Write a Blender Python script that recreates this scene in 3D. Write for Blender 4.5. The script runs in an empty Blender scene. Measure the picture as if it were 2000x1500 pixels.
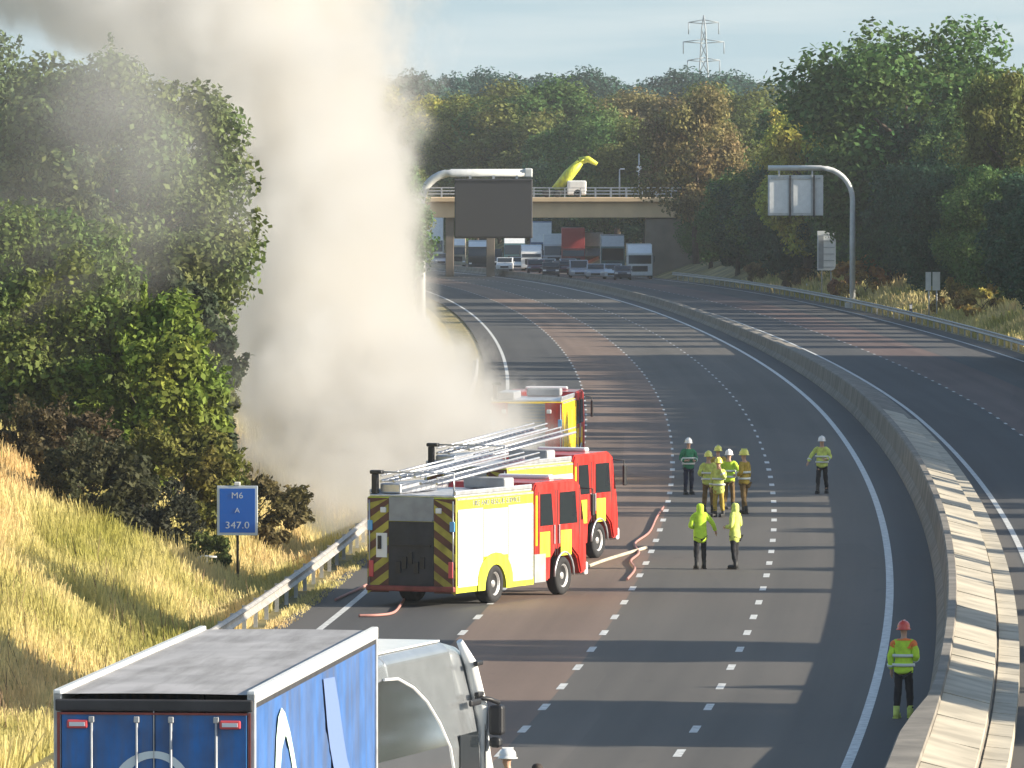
import bpy, bmesh, math, random
import numpy as np
from mathutils import Vector, Matrix, Euler
R = math.radians
PI = math.pi
random.seed(7)
scene = bpy.context.scene
COL = scene.collection

# ------------------------------------------------------------------ camera, light, sky
F = 16000.0; YH = 262.0; HC = 12.0          # focal length and horizon row for a 2000 px wide frame, camera height
cam_d = bpy.data.cameras.new('camera'); cam = bpy.data.objects.new('camera', cam_d); COL.objects.link(cam)
cam.location = (0, 0, HC)
pitch = math.atan((750 - YH) / F)
cam.rotation_euler = (R(90) - pitch, 0, 0)
cam_d.sensor_width = 36; cam_d.lens = F / 2000 * 36
cam_d.clip_start = 1; cam_d.clip_end = 20000
scene.camera = cam
SUN_EL = 19.0
world = bpy.data.worlds.new('World'); scene.world = world; world.use_nodes = True
wt = world.node_tree; wt.nodes.clear()
wo = wt.nodes.new('ShaderNodeOutputWorld'); wb = wt.nodes.new('ShaderNodeBackground')
sky = wt.nodes.new('ShaderNodeTexSky'); sky.sky_type = 'NISHITA'; sky.sun_disc = False
sky.sun_elevation = R(SUN_EL); sky.sun_rotation = R(97); sky.air_density = 1.0; sky.dust_density = 1.2; sky.ozone_density = 1.5
# pale hazy band low over the horizon with thin stretched cloud veils in it
tc = wt.nodes.new('ShaderNodeTexCoord'); mp = wt.nodes.new('ShaderNodeMapping'); mp.inputs['Scale'].default_value = (14, 14, 160)
nz = wt.nodes.new('ShaderNodeTexNoise'); nz.inputs['Scale'].default_value = 1.7; nz.inputs['Detail'].default_value = 6
rp = wt.nodes.new('ShaderNodeValToRGB'); rp.color_ramp.elements[0].position = .34; rp.color_ramp.elements[1].position = .70
rp.color_ramp.elements[0].color = (1.9, 2.62, 3.0, 1); rp.color_ramp.elements[1].color = (2.65, 3.15, 3.35, 1)
sp = wt.nodes.new('ShaderNodeSeparateXYZ'); mr = wt.nodes.new('ShaderNodeMapRange'); mr.inputs[1].default_value = .03; mr.inputs[2].default_value = .30; mr.inputs[3].default_value = .95; mr.inputs[4].default_value = 0
mx = wt.nodes.new('ShaderNodeMix'); mx.data_type = 'RGBA'
SKY_TINT = wt.nodes.new('ShaderNodeMix'); SKY_TINT.data_type = 'RGBA'; SKY_TINT.blend_type = 'MULTIPLY'
SKY_TINT.inputs[0].default_value = 1.0; SKY_TINT.inputs[7].default_value = (1.0, 1.0, .96, 1)
wt.links.new(tc.outputs['Generated'], mp.inputs['Vector']); wt.links.new(mp.outputs[0], nz.inputs['Vector']); wt.links.new(tc.outputs['Generated'], sp.inputs[0]); wt.links.new(sp.outputs[2], mr.inputs[0])
wt.links.new(nz.outputs['Fac'], rp.inputs[0]); wt.links.new(mr.outputs[0], mx.inputs[0]); wt.links.new(rp.outputs[0], mx.inputs[7])
wt.links.new(sky.outputs[0], SKY_TINT.inputs[6]); wt.links.new(SKY_TINT.outputs[2], mx.inputs[6])
wt.links.new(mx.outputs[2], wb.inputs[0]); wb.inputs[1].default_value = .105
wt.links.new(wb.outputs[0], wo.inputs[0])
sun_d = bpy.data.lights.new('sun', 'SUN'); sun_d.energy = 4.6; sun_d.angle = R(.55); sun_d.color = (1, .90, .74)
sun = bpy.data.objects.new('sun', sun_d); COL.objects.link(sun)
SD = Vector((math.cos(R(SUN_EL)) * math.cos(R(-7)), math.cos(R(SUN_EL)) * math.sin(R(-7)), math.sin(R(SUN_EL))))
sun.rotation_euler = SD.to_track_quat('Z', 'Y').to_euler()
scene.view_settings.view_transform = 'Standard'; scene.view_settings.look = 'None'
scene.view_settings.exposure = 1.15; scene.view_settings.gamma = 1
cy = scene.cycles
cy.max_bounces = 10; cy.diffuse_bounces = 3; cy.glossy_bounces = 3; cy.transmission_bounces = 4
cy.transparent_max_bounces = 16; cy.volume_bounces = 7; cy.volume_max_steps = 256; cy.use_denoising = True
try: cy.volume_step_rate = 1.0
except Exception: pass

# ------------------------------------------------------------------ the lie of the land
def g(z):                                    # road level along the motorway
    t = max(0.0, (min(z, 1100) - 350) / 450); return -2.4 * t ** 1.3
def P(x, y, h=0.0):                          # a pixel of the photograph (2000x1500) -> the point at height h above the road it shows
    z = 300.0
    for _ in range(60): z = .5 * z + .5 * F * (HC - g(z) - h) / (y - YH)
    return Vector(((x - 1000) * z / F, z, g(z) + h))
def ppm(z): return F / z
_cp = [(1640,1500),(1700,1400),(1732,1300),(1743,1200),(1735,1100),(1712,1000),(1680,920),(1640,850),(1600,800),(1500,710),(1400,660),(1300,620),(1200,585),(1100,560),(1000,545)]
_ca = np.array([[P(*p)[0], P(*p)[1]] for p in _cp])
_cf = np.polyfit(_ca[:, 1] / 100, _ca[:, 0], 4); _cd = np.polyder(_cf)
def C(z):                                    # x of the near carriageway's offside edge line
    if z < 150: return float(np.polyval(_cf, 1.5) + (z - 150) / 100 * np.polyval(_cd, 1.5))
    if z > 790:
        s = float(np.polyval(_cd, 7.9)) / 100; d = z - 790; return float(np.polyval(_cf, 7.9)) + s * d - min(d, 400) ** 2 / 5200
    return float(np.polyval(_cf, z / 100))
def at(u, z, h=0.0): return Vector((C(z) + u, z, g(z) + h))
def ZU(x, u):                                # distance at which offset u is seen in pixel column x
    lo, hi = 150.0, 900.0; f = lambda z: (x - 1000) * z / F - C(z) - u
    best = min((abs(f(z)), z) for z in np.arange(lo, hi, .5)); return float(best[1])
def sstep(a, b, x):
    t = min(1, max(0, (x - a) / (b - a))); return t * t * (3 - 2 * t)
def terr(u, z):                              # ground height above the road at offset u
    if u < -16.4: return 4.6 * min(1, (-16.4 - u) / 9.0) + .3 * math.sin(z * .07 + u * .2) * sstep(-17, -22, u)
    if u > 16.6: return 3.6 * min(1, (u - 16.6) / 9.0) + .25 * math.sin(z * .05 + u * .3) * sstep(17, 22, u)
    return 0.0

# ------------------------------------------------------------------ helpers
class MB:
    def __init__(s): s.v = []; s.f = []; s.m = []; s.smooth = []
    def add(s, vs, fs, m=0, sm=False, M=None):
        o = len(s.v)
        s.v += [tuple(M @ Vector(v)) if M else tuple(v) for v in vs]
        s.f += [tuple(i + o for i in f) for f in fs]; s.m += [m] * len(fs); s.smooth += [sm] * len(fs)
        return s
    def box(s, c, d, m=0, bev=0.0, M=None, rz=0.0):
        if rz: M = (M or Matrix()) @ Matrix.Translation(c) @ Matrix.Rotation(rz, 4, 'Z'); c = (0, 0, 0)
        x, y, z = d[0] / 2, d[1] / 2, d[2] / 2
        if bev <= 0:
            vs = [(c[0] + a * x, c[1] + b * y, c[2] + e * z) for a in (-1, 1) for b in (-1, 1) for e in (-1, 1)]
            return s.add(vs, [(0,1,3,2),(4,6,7,5),(0,4,5,1),(2,3,7,6),(0,2,6,4),(1,5,7,3)], m, False, M)
        bm = bmesh.new(); bmesh.ops.create_cube(bm, size=1)
        for v in bm.verts: v.co = Vector((v.co.x * d[0], v.co.y * d[1], v.co.z * d[2]))
        bmesh.ops.bevel(bm, geom=bm.edges[:], offset=bev, segments=2, affect='EDGES', profile=.5)
        bm.verts.index_update()
        s.add([v.co + Vector(c) for v in bm.verts], [[v.index for v in f.verts] for f in bm.faces], m, False, M); bm.free(); return s
    def prism(s, prof, a0, a1, axis='x', m=0, M=None):        # polygon extruded along an axis
        n = len(prof)
        def pt(p, a): return (a, p[0], p[1]) if axis == 'x' else ((p[0], a, p[1]) if axis == 'y' else (p[0], p[1], a))
        vs = [pt(p, a0) for p in prof] + [pt(p, a1) for p in prof]
        fs = [tuple(range(n))[::-1], tuple(range(n, 2 * n))] + [(i, (i + 1) % n, n + (i + 1) % n, n + i) for i in range(n)]
        return s.add(vs, fs, m, False, M)
    def tube(s, pts, rad, n=8, m=0, M=None, caps=True):
        pts = [Vector(p) for p in pts]; rads = rad if isinstance(rad, (list, tuple)) else [rad] * len(pts)
        vs = []; ref = None
        for i, p in enumerate(pts):
            d = (pts[min(i + 1, len(pts) - 1)] - pts[max(i - 1, 0)]).normalized()
            if ref is None: ref = Vector((0, 0, 1)) if abs(d.z) < .9 else Vector((1, 0, 0))
            a = d.cross(ref).normalized(); b = d.cross(a).normalized(); ref = -b if False else ref
            if abs(d.dot(ref)) > .95: ref = Vector((1, 0, 0)) if abs(d.x) < .9 else Vector((0, 1, 0))
            for k in range(n):
                t = 2 * PI * k / n; vs.append(p + (a * math.cos(t) + b * math.sin(t)) * rads[i])
        fs = [(i * n + k, i * n + (k + 1) % n, (i + 1) * n + (k + 1) % n, (i + 1) * n + k) for i in range(len(pts) - 1) for k in range(n)]
        s.add(vs, fs, m, True, M)
        if caps: s.add([], [], m); o = len(s.v) - len(vs); s.f += [tuple(range(o, o + n))[::-1], tuple(range(len(s.v) - n, len(s.v)))]; s.m += [m, m]; s.smooth += [False, False]
        return s
    def lathe(s, prof, c=(0,0,0), axis='z', n=20, m=0, M=None, smooth=True):   # prof: (r, a)
        vs = []
        for r, a in prof:
            for k in range(n):
                t = 2 * PI * k / n; q = (r * math.cos(t), r * math.sin(t))
                v = (q[0], q[1], a) if axis == 'z' else ((a, q[0], q[1]) if axis == 'x' else (q[0], a, q[1]))
                vs.append((v[0] + c[0], v[1] + c[1], v[2] + c[2]))
        fs = [(i * n + k, i * n + (k + 1) % n, (i + 1) * n + (k + 1) % n, (i + 1) * n + k) for i in range(len(prof) - 1) for k in range(n)]
        fs += [tuple(range(n))[::-1], tuple(range((len(prof) - 1) * n, len(prof) * n))]
        return s.add(vs, fs, m, smooth, M)
    def build(s, name, mats, parent=None):
        me = bpy.data.meshes.new(name); me.from_pydata(s.v, [], s.f)
        for mt in (mats if isinstance(mats, (list, tuple)) else [mats]): me.materials.append(mt)
        me.polygons.foreach_set('material_index', s.m); me.polygons.foreach_set('use_smooth', s.smooth); me.update()
        o = bpy.data.objects.new(name, me); COL.objects.link(o); o.parent = parent
        return o
def tag(o, label=None, cat=None, group=None, kind=None):
    if label: o['label'] = label
    if cat: o['category'] = cat
    if group: o['group'] = group
    if kind: o['kind'] = kind
    return o
def thing(name, label, cat, loc=(0, 0, 0), rz=0.0, group=None):
    o = bpy.data.objects.new(name, None); COL.objects.link(o); o.location = loc; o.rotation_euler = (0, 0, rz); o.empty_display_size = .2
    return tag(o, label, cat, group)
def text_mesh(body, size, name, mat, parent, loc, rot, thick=.004, align='CENTER', bold=0.0, sx=1.0):
    cu = bpy.data.curves.new(name, 'FONT'); cu.body = body; cu.size = size; cu.align_x = align; cu.align_y = 'CENTER'; cu.extrude = thick; cu.offset = bold
    cu.space_character = 1.05
    o = bpy.data.objects.new(name, cu); COL.objects.link(o); o.location = loc; o.rotation_euler = rot; o.scale = (sx, 1, 1)
    me = o.to_mesh().copy(); o.to_mesh_clear(); COL.objects.unlink(o); bpy.data.objects.remove(o)
    me.materials.clear(); me.materials.append(mat); o = bpy.data.objects.new(name, me); COL.objects.link(o); o.location = loc; o.rotation_euler = rot; o.scale = (sx, 1, 1); o.parent = parent; return o

# ------------------------------------------------------------------ materials
def mat(name, col, rough=.6, metal=0.0, noise=0.0, nscale=3.0, coat=0.0, bump=0.0, bscale=20.0, trans=0.0, col2=None, spec=None, streak=None):
    m = bpy.data.materials.new(name); m.use_nodes = True; t = m.node_tree; b = t.nodes['Principled BSDF']
    b.inputs['Roughness'].default_value = rough; b.inputs['Metallic'].default_value = metal; b.inputs['Coat Weight'].default_value = coat
    if spec is not None: b.inputs['Specular IOR Level'].default_value = spec
    b.inputs['Base Color'].default_value = (*col, 1)
    if noise or col2:
        tc = t.nodes.new('ShaderNodeTexCoord'); n = t.nodes.new('ShaderNodeTexNoise'); n.inputs['Scale'].default_value = nscale; n.inputs['Detail'].default_value = 5
        r = t.nodes.new('ShaderNodeValToRGB'); c2 = col2 or tuple(c * (1 - noise) for c in col); c1 = col if col2 else tuple(min(1, c * (1 + noise * .6)) for c in col)
        r.color_ramp.elements[0].position = .35; r.color_ramp.elements[1].position = .65
        r.color_ramp.elements[0].color = (*c2, 1); r.color_ramp.elements[1].color = (*c1, 1)
        t.links.new(tc.outputs['Object'], n.inputs['Vector']); t.links.new(n.outputs['Fac'], r.inputs[0]); t.links.new(r.outputs[0], b.inputs['Base Color'])
    if streak:
        tc = t.nodes.new('ShaderNodeTexCoord'); mp = t.nodes.new('ShaderNodeMapping'); mp.inputs['Scale'].default_value = streak; n = t.nodes.new('ShaderNodeTexNoise'); n.inputs['Scale'].default_value = 1; n.inputs['Detail'].default_value = 6; n.inputs['Roughness'].default_value = .65
        r2 = t.nodes.new('ShaderNodeMapRange'); r2.inputs[1].default_value = .42; r2.inputs[2].default_value = .72; r2.inputs[3].default_value = 0; r2.inputs[4].default_value = .6; mixc = t.nodes.new('ShaderNodeMix'); mixc.data_type = 'RGBA'; mixc.inputs[7].default_value = (.11, .10, .085, 1)
        t.links.new(tc.outputs['Object'], mp.inputs[0]); t.links.new(mp.outputs[0], n.inputs['Vector']); t.links.new(n.outputs['Fac'], r2.inputs[0]); t.links.new(r2.outputs[0], mixc.inputs[0])
        src = b.inputs['Base Color'].links[0].from_socket if b.inputs['Base Color'].links else None
        if src: t.links.new(src, mixc.inputs[6])
        else: mixc.inputs[6].default_value = (*col, 1)
        t.links.new(mixc.outputs[2], b.inputs['Base Color'])
    if bump:
        tc = t.nodes.new('ShaderNodeTexCoord'); n = t.nodes.new('ShaderNodeTexNoise'); n.inputs['Scale'].default_value = bscale
        bp = t.nodes.new('ShaderNodeBump'); bp.inputs['Strength'].default_value = bump; bp.inputs['Distance'].default_value = .05
        t.links.new(tc.outputs['Object'], n.inputs['Vector']); t.links.new(n.outputs['Fac'], bp.inputs['Height']); t.links.new(bp.outputs[0], b.inputs['Normal'])
    return m
def asphalt(name, c1, c2):
    # worn asphalt: long wheel-track streaks are handled by stretched noise, plus patches and grain
    m = bpy.data.materials.new(name); m.use_nodes = True; t = m.node_tree; b = t.nodes['Principled BSDF']; b.inputs['Roughness'].default_value = .8
    b.inputs['Specular IOR Level'].default_value = .3
    uv = t.nodes.new('ShaderNodeUVMap')
    def nz(sc, x, y, det=4):
        mp = t.nodes.new('ShaderNodeMapping'); mp.inputs['Scale'].default_value = (x, y, 1); n = t.nodes.new('ShaderNodeTexNoise'); n.inputs['Scale'].default_value = sc; n.inputs['Detail'].default_value = det
        t.links.new(uv.outputs[0], mp.inputs[0]); t.links.new(mp.outputs[0], n.inputs['Vector']); return n.outputs['Fac']
    a = nz(1, 1.3, .012); p = nz(1, .25, .05); gr = nz(1, 6, 6, 2)
    def mth(op, i, j):
        q = t.nodes.new('ShaderNodeMath'); q.operation = op
        for k, w in enumerate((i, j)):
            if isinstance(w, (int, float)): q.inputs[k].default_value = w
            else: t.links.new(w, q.inputs[k])
        return q.outputs[0]
    s = mth('ADD', mth('MULTIPLY', a, .5), mth('ADD', mth('MULTIPLY', p, .35), mth('MULTIPLY', gr, .15)))
    sep = t.nodes.new('ShaderNodeSeparateXYZ'); t.links.new(uv.outputs[0], sep.inputs[0])
    trk = mth('MULTIPLY', mth('COSINE', mth('MULTIPLY', mth('ADD', sep.outputs[0], mth('MULTIPLY', p, .5)), 3.62), 0), .035)
    mp = t.nodes.new('ShaderNodeMapping'); mp.inputs['Scale'].default_value = (.29, .021, 1); vo = t.nodes.new('ShaderNodeTexVoronoi'); vo.distance = 'CHEBYCHEV'; vo.inputs['Scale'].default_value = 1; t.links.new(uv.outputs[0], mp.inputs[0]); t.links.new(mp.outputs[0], vo.inputs['Vector'])
    vs_ = t.nodes.new('ShaderNodeSeparateColor'); t.links.new(vo.outputs['Color'], vs_.inputs[0])
    oil = nz(1, 1.1, .35, 6); ol = t.nodes.new('ShaderNodeMapRange'); ol.inputs[1].default_value = .66; ol.inputs[2].default_value = .74; ol.inputs[3].default_value = 0; ol.inputs[4].default_value = -.14; t.links.new(oil, ol.inputs[0])
    s = mth('ADD', mth('ADD', s, trk), mth('ADD', mth('MULTIPLY', mth('SUBTRACT', vs_.outputs[0], .5), .13), ol.outputs[0]))
    r = t.nodes.new('ShaderNodeValToRGB'); r.color_ramp.elements[0].position = .30; r.color_ramp.elements[1].position = .68
    r.color_ramp.elements[0].color = (*c1, 1); r.color_ramp.elements[1].color = (*c2, 1)
    t.links.new(s, r.inputs[0]); t.links.new(r.outputs[0], b.inputs['Base Color'])
    return m
def leaf_mat(name, shade=.55):
    # leaf colour comes from each tree's own object colour, with per-leaf and per-clump variety
    m = bpy.data.materials.new(name); m.use_nodes = True; t = m.node_tree; b = t.nodes['Principled BSDF']
    out = t.nodes['Material Output']; b.inputs['Roughness'].default_value = .75; b.inputs['Specular IOR Level'].default_value = .2
    oi = t.nodes.new('ShaderNodeObjectInfo'); ge = t.nodes.new('ShaderNodeNewGeometry'); tc = t.nodes.new('ShaderNodeTexCoord')
    n = t.nodes.new('ShaderNodeTexNoise'); n.inputs['Scale'].default_value = .45; n.inputs['Detail'].default_value = 2
    n.noise_dimensions = '4D'
    t.links.new(tc.outputs['Object'], n.inputs['Vector'])
    wm = t.nodes.new('ShaderNodeMath'); wm.operation = 'MULTIPLY'; wm.inputs[1].default_value = 37; t.links.new(oi.outputs['Random'], wm.inputs[0]); t.links.new(wm.outputs[0], n.inputs['W'])
    v = t.nodes.new('ShaderNodeMapRange'); v.inputs[3].default_value = .55; v.inputs[4].default_value = 1.5; t.links.new(ge.outputs['Random Per Island'], v.inputs[0])
    h = t.nodes.new('ShaderNodeMapRange'); h.inputs[1].default_value = .3; h.inputs[2].default_value = .7; h.inputs[3].default_value = .455; h.inputs[4].default_value = .53; t.links.new(n.outputs['Fac'], h.inputs[0])
    hs = t.nodes.new('ShaderNodeHueSaturation'); t.links.new(oi.outputs['Color'], hs.inputs['Color']); t.links.new(h.outputs[0], hs.inputs['Hue']); t.links.new(v.outputs[0], hs.inputs['Value'])
    t.links.new(hs.outputs[0], b.inputs['Base Color'])
    tr = t.nodes.new('ShaderNodeBsdfTranslucent'); t.links.new(hs.outputs[0], tr.inputs[0]); ms = t.nodes.new('ShaderNodeMixShader'); ms.inputs[0].default_value = .3
    t.links.new(b.outputs[0], ms.inputs[1]); t.links.new(tr.outputs[0], ms.inputs[2]); t.links.new(ms.outputs[0], out.inputs[0])
    return m
M_ = {}
def mk(k, *a, **w): M_[k] = mat(k, *a, **w)
mk('white_paint', (.78, .79, .78), .3, coat=.4, noise=.06)
mk('cream_shutter', (.66, .62, .55), .5, noise=.10, nscale=1.4)
mk('yellow_hiviz', (.70, .72, .035), .5, noise=.14, nscale=2.2, streak=(4, 4, .8)); mk('yellow_hiviz_cloth', (.55, .80, .05), .85, noise=.15, nscale=9)
mk('pale_hiviz_cloth', (.62, .70, .16), .85, noise=.25, nscale=9)
mk('orange_hiviz', (.85, .20, .03), .7, noise=.1); mk('red_paint', (.60, .025, .018), .35, coat=.4, noise=.18, nscale=2.5, streak=(5, 5, .8)); mk('amber_yellow', (.9, .62, .02), .4)
mk('chevron_yellow_shaded', (.42, .36, .05), .5, noise=.4, nscale=2); mk('chevron_red_shaded', (.12, .04, .025), .55, noise=.3, nscale=3); mk('dark_glass', (.02, .025, .03), .08, spec=.8); mk('rubber', (.02, .02, .022), .85, noise=.3, nscale=8)  # red and yellow chevrons darkened to imitate shade on the rear
mk('wheel_steel', (.55, .55, .56), .4, .5, noise=.2, nscale=6); mk('aluminium', (.62, .63, .66), .38, .7, noise=.15, nscale=5)
mk('chassis_dark', (.035, .035, .04), .7, noise=.3); mk('grey_locker', (.32, .33, .34), .55, noise=.15)
mk('blue_lamp', (.15, .45, .8), .2); mk('blue_trailer', (.045, .135, .37), .5, noise=.22, nscale=1.6, streak=(2.2, 2.2, .35))
mk('blue_door', (.014, .15, .46), .4, noise=.35, nscale=1.5, streak=(5, 5, .5)); mk('pale_blue', (.15, .22, .43), .5); mk('white_print', (.68, .76, .78), .5); mk('mint_print', (.6, .82, .7), .5)
mk('roof_grey', (.39, .375, .37), .7, noise=.14, nscale=1.0, streak=(3, .3, 1)); mk('red_lamp', (.62, .08, .09), .4); mk('lamp_white', (.85, .85, .85), .2)
mk('rust_red', (.25, .05, .04), .5, noise=.3); mk('black_plastic', (.015, .015, .018), .5)
mk('polished_panel', (.78, .82, .86), .06, .95, noise=.04, nscale=1.5); mk('cab_grey', (.34, .36, .38), .25, .55, coat=.3, noise=.10)
mk('sign_blue', (.008, .14, .60), .4); mk('sign_white', (.62, .68, .74), .45); mk('galv', (.48, .49, .50), .5, .35, noise=.2, nscale=4)
mk('sign_face', (.055, .055, .06), .7); mk('gantry_paint', (.60, .61, .60), .45, noise=.1); mk('panel_back', (.80, .80, .78), .5, noise=.06)
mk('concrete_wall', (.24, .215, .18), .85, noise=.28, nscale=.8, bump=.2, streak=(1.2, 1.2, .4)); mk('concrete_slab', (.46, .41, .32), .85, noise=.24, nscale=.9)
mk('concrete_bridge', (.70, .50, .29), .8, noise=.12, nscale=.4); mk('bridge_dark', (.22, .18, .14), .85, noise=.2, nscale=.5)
mk('barrier_steel', (.42, .40, .37), .55, .3, noise=.25, nscale=3); mk('bark', (.07, .052, .038), .9, noise=.35, nscale=5)
mk('skin', (.50, .30, .21), .6); mk('navy_cloth', (.018, .022, .05), .9, noise=.3, nscale=10); mk('black_cloth', (.012, .012, .016), .9, noise=.3, nscale=10)
mk('brown_turnout', (.16, .10, .035), .9, noise=.3, nscale=10); mk('green_cloth', (.03, .20, .10), .85, noise=.2, nscale=9); mk('gold_turnout', (.42, .30, .04), .85, noise=.25, nscale=9)
mk('reflective', (.66, .70, .66), .4); mk('helmet_white', (.75, .75, .74), .25, coat=.5); mk('helmet_yellow', (.78, .75, .12), .25, coat=.5); mk('helmet_red', (.65, .06, .03), .3, coat=.5)
mk('hair', (.03, .02, .015), .8); mk('hose_red', (.42, .20, .17), .7); mk('boot', (.012, .012, .012), .6)
mk('line_white', (.60, .60, .58), .6, noise=.3, nscale=5)
mk('pylon_steel', (.30, .33, .35), .6, .3); mk('car_silver', (.45, .46, .50), .3, .5); mk('car_dark', (.04, .04, .055), .3, coat=.5); mk('car_maroon', (.11, .03, .05), .3, coat=.5)
mk('lorry_blue', (.03, .09, .22), .4); mk('lorry_red', (.42, .05, .05), .5); mk('lorry_teal', (.10, .20, .22), .5); mk('lorry_green', (.05, .08, .05), .5)
mk('grass_soil', (.30, .235, .09), .95, col2=(.12, .115, .045), nscale=.35); mk('far_field', (.10, .12, .05), .95, col2=(.06, .085, .035), nscale=.05)
mk('verge_dry', (.36, .28, .12), .95, col2=(.14, .13, .06), nscale=.4)
mk('dry_grass', (.58, .42, .13), .9); mk('green_grass', (.20, .24, .06), .9)
A_DARK = asphalt('asphalt_dark', (.055, .055, .056), (.085, .084, .084)); A_GREY = asphalt('asphalt_grey', (.082, .077, .070), (.13, .118, .105))
A_RED = asphalt('asphalt_buff', (.135, .095, .075), (.215, .155, .122)); A_MAROON = asphalt('asphalt_maroon', (.11, .076, .068), (.17, .12, .105))
A_HARD = asphalt('asphalt_strip', (.07, .068, .068), (.11, .105, .10)); A_SOIL = asphalt('median_soil', (.08, .062, .045), (.14, .11, .08))
LEAF = leaf_mat('leaves')
_nt = M_['dry_grass'].node_tree     # grass blades: golden to green by clump and blade
b = _nt.nodes['Principled BSDF']; tc = _nt.nodes.new('ShaderNodeTexCoord'); n = _nt.nodes.new('ShaderNodeTexNoise'); n.inputs['Scale'].default_value = .22; n.inputs['Detail'].default_value = 4
mp = _nt.nodes.new('ShaderNodeMapping'); mp.inputs['Scale'].default_value = (1.6, .35, 1.6)
r = _nt.nodes.new('ShaderNodeValToRGB'); cr = r.color_ramp; cr.elements[0].position = .30; cr.elements[0].color = (.38, .36, .09, 1); cr.elements[1].position = .66; cr.elements[1].color = (.74, .55, .27, 1)
e = cr.elements.new(.46); e.color = (.60, .53, .21, 1); e = cr.elements.new(.55); e.color = (.78, .65, .31, 1)
ge = _nt.nodes.new('ShaderNodeNewGeometry'); hs = _nt.nodes.new('ShaderNodeHueSaturation'); v = _nt.nodes.new('ShaderNodeMapRange'); v.inputs[3].default_value = .72; v.inputs[4].default_value = 1.2
_nt.links.new(tc.outputs['Object'], mp.inputs[0]); _nt.links.new(mp.outputs[0], n.inputs['Vector']); _nt.links.new(n.outputs['Fac'], r.inputs[0]); _nt.links.new(r.outputs[0], hs.inputs['Color'])
_nt.links.new(ge.outputs['Random Per Island'], v.inputs[0]); _nt.links.new(v.outputs[0], hs.inputs['Value']); _nt.links.new(hs.outputs[0], b.inputs['Base Color'])
tr = _nt.nodes.new('ShaderNodeBsdfTranslucent'); ms = _nt.nodes.new('ShaderNodeMixShader'); ms.inputs[0].default_value = .45; _nt.links.new(hs.outputs[0], tr.inputs[0])
_nt.links.new(b.outputs[0], ms.inputs[1]); _nt.links.new(tr.outputs[0], ms.inputs[2]); _nt.links.new(ms.outputs[0], _nt.nodes['Material Output'].inputs[0]); b.inputs['Specular IOR Level'].default_value = .2

# ------------------------------------------------------------------ ground, roads, markings
zs = [40 + 5 * i for i in range(0, 170)] + [890 + 20 * i for i in range(1, 20)] + [1270 + 130 * i for i in range(1, 40)]
def ribbon(cols, zlist, mats_of_col):        # cols: list of (u, h); faces between neighbours get a material index
    mb = MB(); n = len(cols)
    for z in zlist:
        for u, h in cols:
            uu = u(z) if callable(u) else u; mb.v.append(tuple(at(uu, z, h(uu, z) if callable(h) else h)))
    for i in range(len(zlist) - 1):
        for k in range(n - 1):
            if mats_of_col[k] is None: continue
            a = i * n + k; mb.f.append((a, a + 1, a + n + 1, a + n)); mb.m.append(mats_of_col[k]); mb.smooth.append(False)
    return mb
def uv_along(o, cols, zlist):                # metres across and along the road
    me = o.data; uvl = me.uv_layers.new(name='UVMap'); n = len(cols)
    for l in me.loops:
        i, k = divmod(l.vertex_index, n); uvl.data[l.index].uv = (cols[k][0], zlist[i])
us = [-900, -400, -150, -80, -50, -38, -32, -28, -25.4, -23.5, -21.5, -19.5, -17.8, -16.4, -15.2, 15.4, 16.6, 18, 20, 22.5, 25.6, 30, 36, 50, 80, 150, 400, 900]
cols = [(u, (lambda u, z: terr(u, z) - .06)) for u in us]
mi = [0 if -33 < us[k] < -15 else (1 if 15 < us[k] < 33 else 2) for k in range(len(us) - 1)]
mi[us.index(-15.2)] = 1
gr = ribbon(cols, zs, mi).build('ground', [M_['grass_soil'], M_['verge_dry'], M_['far_field']]); tag(gr, kind='structure')
zr = [z for z in zs if z <= 1300]
cols = [(-14.9, 0), (-13.75, 0), (-10.2, 0), (-6.8, 0), (-3.35, 0), (0, 0), (1.2, 0)]
rd = ribbon(cols, zr, [4, 0, 1, 2, 2, 3]).build('road', [A_DARK, A_RED, A_GREY, A_DARK, A_HARD]); uv_along(rd, cols, zr); tag(rd, kind='structure')
cols = [(1.2, 0), (2.9, 0), (3.7, 0), (7.2, 0), (10.7, 0), (14.3, 0), (15.6, 0)]
rd2 = ribbon(cols, zr, [0, 1, 2, 3, 4, 1]).build('opposite_road', [A_SOIL, A_HARD, A_DARK, A_MAROON, A_HARD]); uv_along(rd2, cols, zr); tag(rd2, kind='structure')
mk_ = MB()
def strip(u, w, z0, z1, h=.006, step=4.0):
    n = max(1, int((z1 - z0) / step)); o = len(mk_.v)
    for i in range(n + 1):
        z = z0 + (z1 - z0) * i / n; mk_.v += [tuple(at(u - w / 2, z, h)), tuple(at(u + w / 2, z, h))]
    for i in range(n): mk_.f.append((o + 2*i, o + 2*i + 1, o + 2*i + 3, o + 2*i + 2)); mk_.m.append(0); mk_.smooth.append(False)
strip(0, .20, 60, 1200); strip(-13.75, .17, 60, 1200); strip(3.85, .17, 60, 1200); strip(14.35, .17, 60, 1200)
z = 100.0
while z < 900:
    for u in (-10.2, -6.8, -3.35): strip(u, .17 if z < 300 else .10, z, z + 1.9)
    for u in (7.2,): strip(u, .12, z + 2, z + 3.5)
    z += 6.4
mk_.build('road_markings', M_['line_white'])['kind'] = 'structure'

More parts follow.
